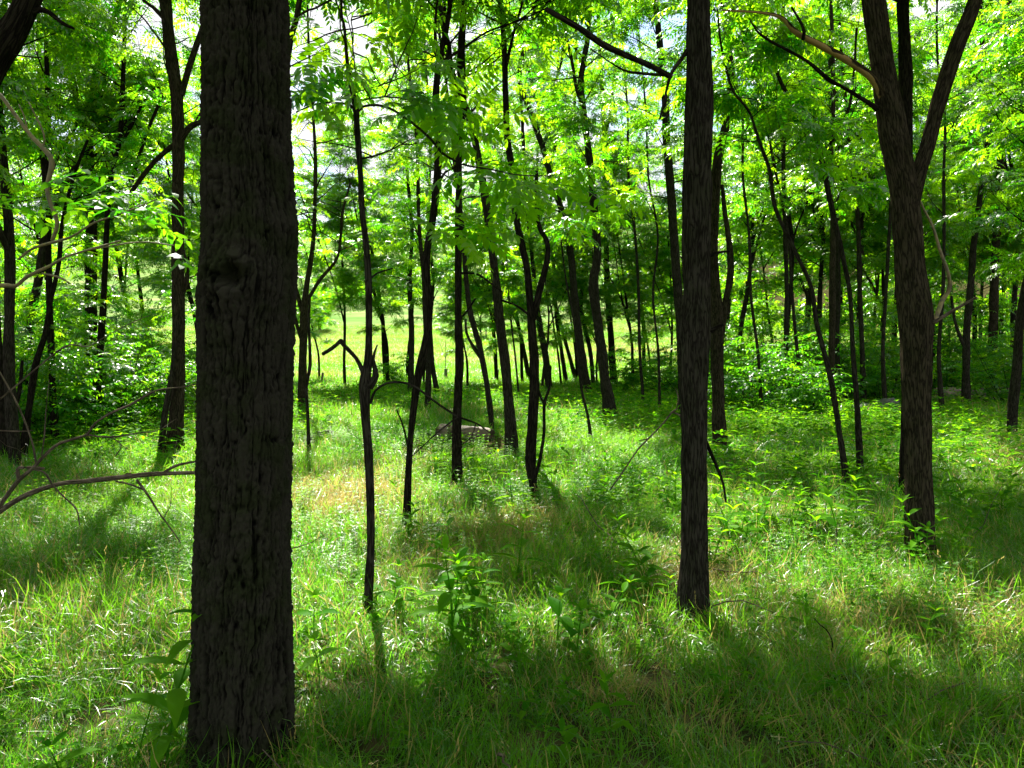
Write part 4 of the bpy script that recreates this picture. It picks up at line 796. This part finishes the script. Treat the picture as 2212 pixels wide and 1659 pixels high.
shrubs([(1570, 20, 0, .9), (1620, 17, 3, 1.), (1640, 23, 1, 1), (1690, 19, 0, 1), (1720, 22, 2, .9), (1745, 16.5, 3, .9), (1780, 24, 1, 1.1), (1830, 20, 0, 1.1), (1870, 23, 2, 1), (1920, 19, 3, 1), (1950, 24, 1, 1.1), (2010, 25, 2, 1), (2060, 24, 0, 1.1), (2130, 25, 1, 1.1), (2190, 19, 0, 1.), (2240, 22, 2, 1), (2190, 26, 1, 1.1), (1590, 26, 2, 1)],
       '%s from the left of the dark bushes in the right-hand thicket', 'bushes of the dark right-hand thicket', 61)
shrubs([(-60, 12, 2, .9), (40, 14, 1, .9), (110, 12.5, 0, .9), (170, 15, 2, 1.), (250, 14.5, 1, .8), (290, 17, 2, 1.), (335, 19, 0, 1.), (20, 18, 1, 1.1), (200, 19, 2, 1.1), (440, 21, 0, .9), (120, 22, 1, 1.1)],
       '%s from the left of the leafy bushes under the left-hand trees', 'bushes under the left-hand trees', 62)
shrubs([(1440, 25, 0, .8), (1385, 27, 3, .9), (1340, 24, 3, .8), (840, 27, 3, .8), (560, 27, 0, .8), (1480, 23, 1, .8)], '%s of the small bushes at the foot of the meadow edge trees', 'small bushes along the meadow edge', 63)

# ================================================================== FAR TREES AND HILL WOOD
def blob_tree(mb, c_, rad, h, n, r, leaf=.6):
    k = 9; cc = r.normal(0, .42, (k, 3)) * [rad, rad, h * .33] + [0, 0, h * .58]; idx = r.integers(0, k, n); d = r.normal(0, 1, (n, 3)); d /= np.linalg.norm(d, axis=1)[:, None]
    p = cc[idx] + d * (rad * .45 * r.uniform(.7, 1.05, n))[:, None]; p[:, 2] = np.maximum(p[:, 2], .2); a = r.normal(0, 1, (n, 3)); a /= np.linalg.norm(a, axis=1)[:, None]; b = np.cross(d, a); a = np.cross(b, d); s = leaf * r.uniform(.5, 1.2, n)[:, None]
    V = np.stack([p - a * s * .5, p + b * s * .3, p + a * s * .5, p - b * s * .3], 1) + c_; mb.add(V, np.arange(n * 4).reshape(-1, 4), tint=np.repeat(r.random(n), 4))
def far_tree(u, D, rad, h, seed, label, first=[None]):
    p = P(u, 700, D); p[2] = float(terrain(p[0], p[1])); r = np.random.default_rng(seed); root = empty('distant_tree', p, label, 'tree', 'round trees beyond the meadow')
    mb = MB(); tube(mb, np.array([[0, 0, -.5], [0, 0, h * .3], [.2, 0, h * .6]]), np.array([.3, .22, .12]), n=8); mb.build('trunk', M_bark_dark, root)
    mb = MB(); blob_tree(mb, np.zeros(3), rad, h, 3500, r); mb.build('crown', M_leaf, root)
for i, (u, D, rad, h) in enumerate([(500, 128, 6, 9), (600, 120, 4, 6), (652, 118, 4.5, 8), (690, 125, 3.5, 6), (760, 170, 5, 7), (1030, 160, 4, 6), (1190, 175, 5, 7), (1345, 150, 5, 8), (1430, 125, 6, 10), (1530, 120, 7, 11)]):
    far_tree(u, D, rad, h, 80 + i, '%s from the left of the round trees beyond the meadow' % ORD[i])
mb = MB(); thick = MB(); r = np.random.default_rng(5)
for x in np.arange(-420, 420, 7.):
    for k in range(2):
        y = 345 + r.uniform(-15, 40) + k * 20; xx = x + r.uniform(-4, 4); blob_tree(mb, np.array([xx, y, float(terrain(xx, y)) - 1]), r.uniform(5, 8), r.uniform(9, 15), 260, r, 2.6)
for x0 in np.arange(0, 40, 1.6):
    y = 52 - x0 * .62 + r.uniform(-2, 2); xx = 12 + x0 + r.uniform(-1, 1); blob_tree(thick, np.array([xx, y, 0.]), r.uniform(1.6, 2.6), r.uniform(5, 9), 900, r, .35)
tag(thick.build('far_thicket', M_leaf), 'dense dark leafy thicket closing the view deep in the right-hand wood', 'thicket', kind='stuff')
tag(mb.build('hill_wood', M_leaf), 'dense far-off wood along the crest of the hill', 'wood', kind='stuff')

# ================================================================== WEEDS
LOGS = [(*P(x_, 945, 12.8)[:2], .8) for x_ in (955, 985, 1015, 1045)] + [(*G(695, 952)[:2], .5)]
def clear(p):
    k = np.ones(len(p), bool)
    for a, b, c_ in LOGS: k &= np.hypot(p[:, 0] - a, (p[:, 1] - b + .4) * .6) > c_
    return p[k]
def weed_parts(seed, h, nodes, ll, lw):
    r = np.random.default_rng(seed); st = MB(); lean = r.normal(0, .06, 2); axis = lambda t: np.array([lean[0] * t * t, lean[1] * t * t, h * t]); ts = np.linspace(0, 1, 6)
    tube(st, np.array([axis(t) for t in ts]) - [0, 0, .02], np.linspace(.005, .0022, 6), n=5, tint=.3); lf = MB(); a0 = r.uniform(0, 6.28)
    for k in range(nodes):
        t = .25 + .75 * k / (nodes - 1); cnt = 2 if k < nodes - 1 else 4; sz = (.75 + .45 * math.sin(math.pi * min(1, t * 1.05))) * (1 if k < nodes - 1 else .8)
        for j in range(cnt):
            az = a0 + k * 1.57 + j * 2 * math.pi / cnt + r.normal(0, .2); el = r.uniform(.15, .55) + (.35 if k == nodes - 1 else 0); L_ = ll * sz * r.uniform(.85, 1.1); W = lw * sz; n = 7
            s = np.linspace(0, 1, n); dr = r.uniform(.35, .8); x = L_ * s * np.cos(el * (1 - s * .3)); z = L_ * (s * math.sin(el) - dr * s * s * .55); w_ = W * np.sin(np.pi * np.clip(s, .02, .99) ** .8) * .5 + .001
            y = np.stack([w_, 0 * w_, -w_], 1); zz = np.stack([z + w_ * .35, z, z + w_ * .35], 1); V = np.stack([np.repeat(x[:, None], 3, 1), y, zz], -1).reshape(-1, 3) @ rotz(az).T + axis(t)
            i = np.arange(n - 1)[:, None] * 3; jj = np.arange(2)[None]; q = np.stack([i + jj, i + jj + 1, i + jj + 4, i + jj + 3], -1).reshape(-1, 4); lf.add(V, q, tint=np.full(len(V), r.random()))
    return st, lf
def weed_proto(seed, h, nodes, ll, lw):
    st, lf = weed_parts(seed, h, nodes, ll, lw); root = empty('leafy_weed', (0, 0, 0), 'x', 'weed'); st.build('stem', M_weed, root); lf.build('leaves', M_weed, root); return root
wp = [weed_proto(500 + k, h, n, ll, lw) for k, (h, n, ll, lw) in enumerate([(.26, 3, .14, .042), (.32, 4, .15, .044), (.22, 3, .12, .05), (.40, 5, .16, .042), (.18, 3, .13, .046), (.46, 6, .18, .042)])]; wu = [False] * 6
def weed(g, k, s, label, group, r):
    if not wu[k]: o = wp[k]; wu[k] = True
    else: o = copy_tree(wp[k])
    o.location = (float(g[0]), float(g[1]), float(terrain(g[0], g[1]))); o.rotation_euler = (float(r.normal(0, .08)), float(r.normal(0, .08)), float(r.uniform(0, 6.28))); o.scale = (s, s, s * float(r.uniform(.9, 1.1)))
    o['label'] = label
    if group: o['group'] = group
r = np.random.default_rng(77)
for u, v, k, s, lb in [(338, 1700, 5, 1.35, 'large dark leafed weed at the left foot of the thickest trunk'), (108, 1745, 4, 1.1, 'low weed with three pale leaves in the bottom left corner'),
    (270, 1690, 1, 1., 'small weed partly behind the large dark leafed weed'), (1320, 1620, 3, .75, 'tall pale leafed weed in the sunny foreground grass'), (1235, 1680, 4, .9, 'dark shaded weed at the bottom centre'),
    (1745, 1400, 5, .62, 'tall weed with broad leaves in front of the broken stick'), (1990, 1430, 3, .75, 'weed with level leaves in front of the thick forked tree'), (1905, 1400, 0, .7, 'small bright weed left of the one with level leaves'),
    (690, 1480, 0, 1., 'yellow green weed right beside the thickest trunk'), (1030, 1320, 1, .9, 'lone bright weed between the snagged sapling and the straight foreground trunk'), (1100, 1440, 4, .8, 'low weed in the sunny grass below the lone bright weed'),
    (1425, 1340, 3, .7, 'dark weed just left of the straight foreground trunk'), (1540, 1350, 0, .7, 'weed at the right foot of the straight foreground trunk'), (1770, 1530, 2, .6, 'pale strap leafed weed beside the black twig'),
    (880, 1190, 3, .9, 'weed at the foot of the crooked black tree'), (800, 1330, 3, .85, 'weed at the foot of the snagged sapling'), (850, 1330, 1, .9, 'glossy weed right of the snagged sapling foot'), (1930, 1480, 4, .8, 'low weed in the dim grass at lower right')]:
    g = P(u, v, 2.6) if v > 1659 else G(u, v)
    if v > 1659: g = np.array([(u - 1106) / FPX * (1.7 * FPX / (v - 740)), 1.7 * FPX / (v - 740), 0])
    weed(g, k, s, lb, None, r)
ZONES = [('weeds in the clump below the log tree', 'green weeds in the clump below the log tree', 22, (1050, 1065, 120, 45)),
  ('weeds in the sunny strip before the straight trunk', 'weeds between twin stemmed tree and straight trunk', 34, (1330, 1090, 130, 40)),
  ('weeds in the grass at centre foreground', 'scattered weeds left of the straight trunk foot', 18, (1180, 1330, 300, 90)),
  ('weeds right of the straight trunk', 'lush weeds in sun right of the straight trunk', 44, (1690, 1150, 120, 60)),
  ('weeds in the bright strip below the thicket', 'tall weeds in the bright strip below the thicket', 60, (1690, 935, 150, 28)),
  ('weeds in front of the crossing stems', 'weeds round the thin crossing stems', 18, (1820, 1060, 90, 35)),
  ('weeds at the right edge', 'weeds between thick forked tree and right edge', 32, (2120, 1100, 70, 90)),
  ('weeds around the forked tree foot', 'weeds round the thick forked tree foot', 12, (1990, 1215, 70, 25)),
  ('weeds behind the fallen branches', 'weeds behind the fallen branches at left', 26, (230, 970, 150, 30)),
  ('weeds near the log', 'weeds in the grass round the fallen log', 20, (1080, 965, 110, 16))]
TENS = {2: 'twent', 3: 'thirt', 4: 'fort', 5: 'fift', 6: 'sixt'}
def ordw(i):
    n = i + 1
    if n <= 19: return ORD[n - 1]
    return TENS[n // 10] + 'ieth' if n % 10 == 0 else TENS[n // 10] + 'y-' + ORD[n % 10 - 1]
for grp, lb, n, (cu, cv, ru, rv) in ZONES:
    pts_ = []
    for i in range(n):
        u, v = r.normal(cu, ru * .7), r.normal(cv, rv * .7); v = max(v, 880); g = G(u, v); pts_.append((u, g)) if min(np.hypot(g[0] - a_[0], (g[1] - a_[1] + .5) * .6) - a_[2] for a_ in LOGS) > 0 else None
    pts_.sort(key=lambda t: t[0])
    for i, (u, g) in enumerate(pts_): weed(g, int(r.integers(0, 5)), float(r.uniform(.85, 1.4)), '%s from the left of the %s' % (ordw(i), lb), grp, r)

# ================================================================== GRASS AND GROUND COVER
def tuft(seed, nb, rad, h, wd, seg=4, heads=False):
    r = np.random.default_rng(seed); mb = MB()
    for _ in range(nb):
        a = r.uniform(0, 6.28); rr = rad * math.sqrt(r.random()); p = np.array([rr * math.cos(a), rr * math.sin(a), -.01]); az = r.uniform(0, 6.28); L_ = h * r.uniform(.5, 1.15); cv = r.uniform(.1, 2.6); e0 = r.uniform(.75, 1.6)
        s = np.linspace(0, 1, seg); e = e0 - cv * s; st = L_ / (seg - 1); x = np.concatenate([[0], np.cumsum(np.cos(e[:-1]) * st)]); z = np.concatenate([[0], np.cumsum(np.sin(e[:-1]) * st)])
        w_ = wd * r.uniform(.7, 1.2) * np.array([1, .95, .65, .08])[:seg] * .5; tw = az + r.uniform(-.8, .8) + 1.57
        ctr = np.stack([x * math.cos(az), x * math.sin(az), z], 1) + p; sd_ = np.array([math.cos(tw), math.sin(tw), 0]); V = np.concatenate([ctr - sd_ * w_[:, None], ctr + sd_ * w_[:, None]]); q = [[i, i + seg, i + seg + 1, i + 1] for i in range(seg - 1)]; tnt = r.random(); mb.add(V, q, tint=np.full(len(V), tnt))
        if heads and r.random() < .04:
            q0 = ctr[-1]; d = ctr[-1] - ctr[-2]; d /= np.linalg.norm(d) + 1e-9
            for j in range(4):
                o = q0 + d * j * .016 + r.normal(0, .004, 3); V = np.array([o, o + d * .01 + sd_ * .003, o + d * .02, o + d * .01 - sd_ * .003]); mb.add(V, [[0, 1, 2, 3]], tint=np.full(4, .02))
    me = mb.mesh('tuft', [M_grass], True); return bpy.data.objects.new('tuft_source', me)
def weed_src(seed):
    st, lf = weed_parts(seed, .30, 4, .13, .045); mb = lf; return bpy.data.objects.new('weed_source', mb.mesh('weed_source', [M_weed]))
def scatter(name, srcs, pts, r, scale, label, kind='stuff', cat='grass', dry=None, tint=None, tilt=.12):
    n = len(pts); me = bpy.data.meshes.new(name); me.vertices.add(n); me.vertices.foreach_set('co', np.asarray(pts, np.float32).ravel())
    rot = np.stack([r.normal(0, tilt, n), r.normal(0, tilt, n), r.uniform(0, 6.28, n)], 1).astype(np.float32)
    for k, ty, a in (('rot', 'FLOAT_VECTOR', rot), ('sc', 'FLOAT', scale), ('idx', 'INT', r.integers(0, len(srcs), n)), ('dry', 'FLOAT', dry if dry is not None else np.zeros(n)), ('itint', 'FLOAT', tint if tint is not None else r.random(n))):
        at = me.attributes.new(k, ty, 'POINT'); at.data.foreach_set('vector' if ty == 'FLOAT_VECTOR' else 'value', np.asarray(a, np.int32 if ty == 'INT' else np.float32).ravel())
    o = bpy.data.objects.new(name, me); col.objects.link(o); ng = bpy.data.node_groups.new(name, 'GeometryNodeTree')
    ng.interface.new_socket('Geometry', in_out='INPUT', socket_type='NodeSocketGeometry'); ng.interface.new_socket('Geometry', in_out='OUTPUT', socket_type='NodeSocketGeometry')
    gi, go = nd(ng, 'NodeGroupInput'), nd(ng, 'NodeGroupOutput'); L = ng.links.new; iop = nd(ng, 'GeometryNodeInstanceOnPoints'); jn = nd(ng, 'GeometryNodeJoinGeometry')
    for s in srcs:
        oi = nd(ng, 'GeometryNodeObjectInfo'); oi.inputs['Object'].default_value = s; gti = nd(ng, 'GeometryNodeGeometryToInstance'); L(oi.outputs['Geometry'], gti.inputs[0]); L(gti.outputs[0], jn.inputs[0])
    def na(nm, ty): x = nd(ng, 'GeometryNodeInputNamedAttribute', data_type=ty); x.inputs[0].default_value = nm; return x.outputs['Attribute']
    L(gi.outputs[0], iop.inputs['Points']); L(jn.outputs[0], iop.inputs['Instance']); iop.inputs['Pick Instance'].default_value = True; L(na('idx', 'INT'), iop.inputs['Instance Index'])
    L(na('rot', 'FLOAT_VECTOR'), iop.inputs['Rotation']); L(na('sc', 'FLOAT'), iop.inputs['Scale']); L(iop.outputs[0], go.inputs[0]); md = o.modifiers.new('scatter', 'NODES'); md.node_group = ng
    tag(o, label, cat, None, kind); return o
def field(n, y0, y1, spread, r, xmin=None, xmax=None):
    y = np.sqrt(r.uniform(y0 ** 2, y1 ** 2, n)); x = r.uniform(-1, 1, n) * (y * .72 + spread); return np.stack([x, y, terrain(x, y)], 1)
DRY = [(735, 1100, 120, 45, .85), (780, 1400, 150, 50, .15), (1250, 1450, 180, 60, .2), (1700, 1580, 300, 60, .15), (830, 1050, 90, 40, .45), (1160, 1135, 60, 25, .6), (1560, 1260, 110, 45, .5), (1440, 1250, 60, 50, .5), (1500, 1240, 60, 50, .4), (1950, 1370, 230, 60, .45), (2170, 990, 70, 60, .4), (1330, 1520, 120, 35, .45), (1050, 1180, 140, 40, .45), (900, 1250, 100, 40, .35), (1700, 1120, 120, 50, .2), (2190, 1380, 80, 60, .4)]
r = np.random.default_rng(11)
def attrs(p, r):
    u, v = proj(p); u = np.nan_to_num(u); v = np.nan_to_num(v); dry = np.full(len(p), .12) + .08 * noise3(p * .9)
    for a, b, ra, rb, k in DRY: dry = dry + k * np.exp(-(((u - a) / ra) ** 2 + ((v - b) / rb) ** 2))
    t = np.clip(.5 + .7 * noise3(p * .5 + 9) + r.normal(0, .18, len(p)), 0, 1); return np.clip(dry, 0, .9), t
fine = [tuft(i, 52, .13, .24, .0046, heads=True) for i in range(8)]; mid = [tuft(20 + i, 50, .2, .26, .0075, heads=True) for i in range(6)]; coarse = [tuft(40 + i, 60, .38, .34, .016) for i in range(5)]
near = field(7500, 1.2, 8.5, 1.2, r); back = field(900, .2, 2.5, 2.5, r); near = np.vstack([near, back])
dr, ti = attrs(near, r); scatter('near_grass', fine, near, r, r.uniform(.6, 1.25, len(near)) * (1 + .3 * noise3(near * .9)), 'long fine grass of the foreground', dry=dr, tint=ti, tilt=.34)
p = clear(field(11000, 8, 17, 2, r)); dr, ti = attrs(p, r); scatter('middle_grass', mid, p, r, r.uniform(.6, 1.2, len(p)), 'long grass under the trees in the middle distance', dry=dr, tint=ti, tilt=.3)
p = field(16000, 16, 33, 2, r); dr, ti = attrs(p, r); scatter('far_grass', coarse, p, r, r.uniform(.6, 1.15, len(p)), 'grass at the far side of the wood', dry=dr, tint=ti, tilt=.15)
p = field(30000, 30, 135, 2, r); dr, ti = attrs(p, r); scatter('meadow_grass', coarse, p, r, r.uniform(.7, 1.5, len(p)), 'sunlit long grass of the open meadow', dry=np.clip(.28 + .5 * noise3(p * [.09, .3, 1]), 0, .8), tint=ti * .4 + .6, tilt=.15)
# low leafy cover
ws = [weed_src(600 + i) for i in range(5)]
def cover(n, cu, cv, ru, rv, vmin=835):
    out = []
    while len(out) < n:
        u, v = r.normal(cu, ru), max(r.normal(cv, rv), vmin); out.append(G(u, v))
    return np.array(out)
pts = clear(np.vstack([cover(420, 1050, 868, 150, 16), cover(220, 780, 862, 60, 14), cover(260, 1330, 890, 110, 20), cover(300, 1450, 900, 100, 35), cover(420, 1750, 915, 220, 25), cover(300, 2080, 900, 120, 35), cover(380, 250, 930, 170, 35), cover(120, 480, 900, 60, 30), cover(260, 1850, 980, 250, 50), cover(60, 660, 900, 30, 15)]))
scatter('undergrowth', ws, pts, r, r.uniform(.7, 1.5, len(pts)), 'low leafy undergrowth spread beneath the trees', cat='undergrowth')
def fine_herb(seed):
    r = np.random.default_rng(seed); tp = TP()
    for _ in range(7):
        b = branch_curve([r.normal(0, .05), r.normal(0, .05), 0], r.uniform(0, 6.28), r.uniform(1.0, 1.5), r.uniform(.14, .30), r, n=7, bend=.2)
        strip(tp, b, .0025, .3)
        for q in b[2:]:
            a0 = r.uniform(0, 6.28)
            for j in range(5): leaflet(tp, q, rotz(a0 + j * 1.256) @ roty(r.uniform(-.5, .1)), r.uniform(.014, .026), .008, r.random(), hexa=False)
    tp.done(); mb = MB(); mb.add(tp.v, tp.q, tp.t, tint=tp.c); return bpy.data.objects.new('fine_herb_source', mb.mesh('fine_herb_source', [M_weed]))
fh = [fine_herb(640 + i) for i in range(4)]
p = field(3200, 1.6, 15, 1, r); p = p[noise3(p * .7 + 40) > .02]; scatter('fine_herbs', fh, p, r, r.uniform(.7, 1.4, len(p)), 'fine whorled herbs woven through the grass', cat='ground cover')
small = [weed_src(620 + i) for i in range(3)]
p = field(3500, 2, 15, 1, r); p = p[noise3(p * .8 + 20) > .0]; scatter('small_herbs', small, p, r, r.uniform(.3, .65, len(p)), 'small seedlings and herbs mixed into the grass', cat='ground cover')
mb = MB()
for _ in range(150):
    y = math.sqrt(r.uniform(4, 240)); x = r.uniform(-.7, .7) * y; tw = branch_curve([x, y, float(terrain(x, y)) + r.uniform(.03, .12)], r.uniform(0, 6.28), r.uniform(-.12, .25), r.uniform(.2, .8), r, n=5, bend=.5); tube(mb, tw, np.linspace(r.uniform(.004, .009), .002, 6), n=5)
tag(mb.build('fallen_twigs', M_twig), 'thin dead twigs strewn over the grass', 'twigs', kind='stuff')
# leftover prototypes that were never placed
for lst, us in ((protos, used), (sp, su), (wp, wu)):
    for o, k in zip(lst, us):
        if not k:
            for ch in list(o.children): bpy.data.objects.remove(ch)
            bpy.data.objects.remove(o)
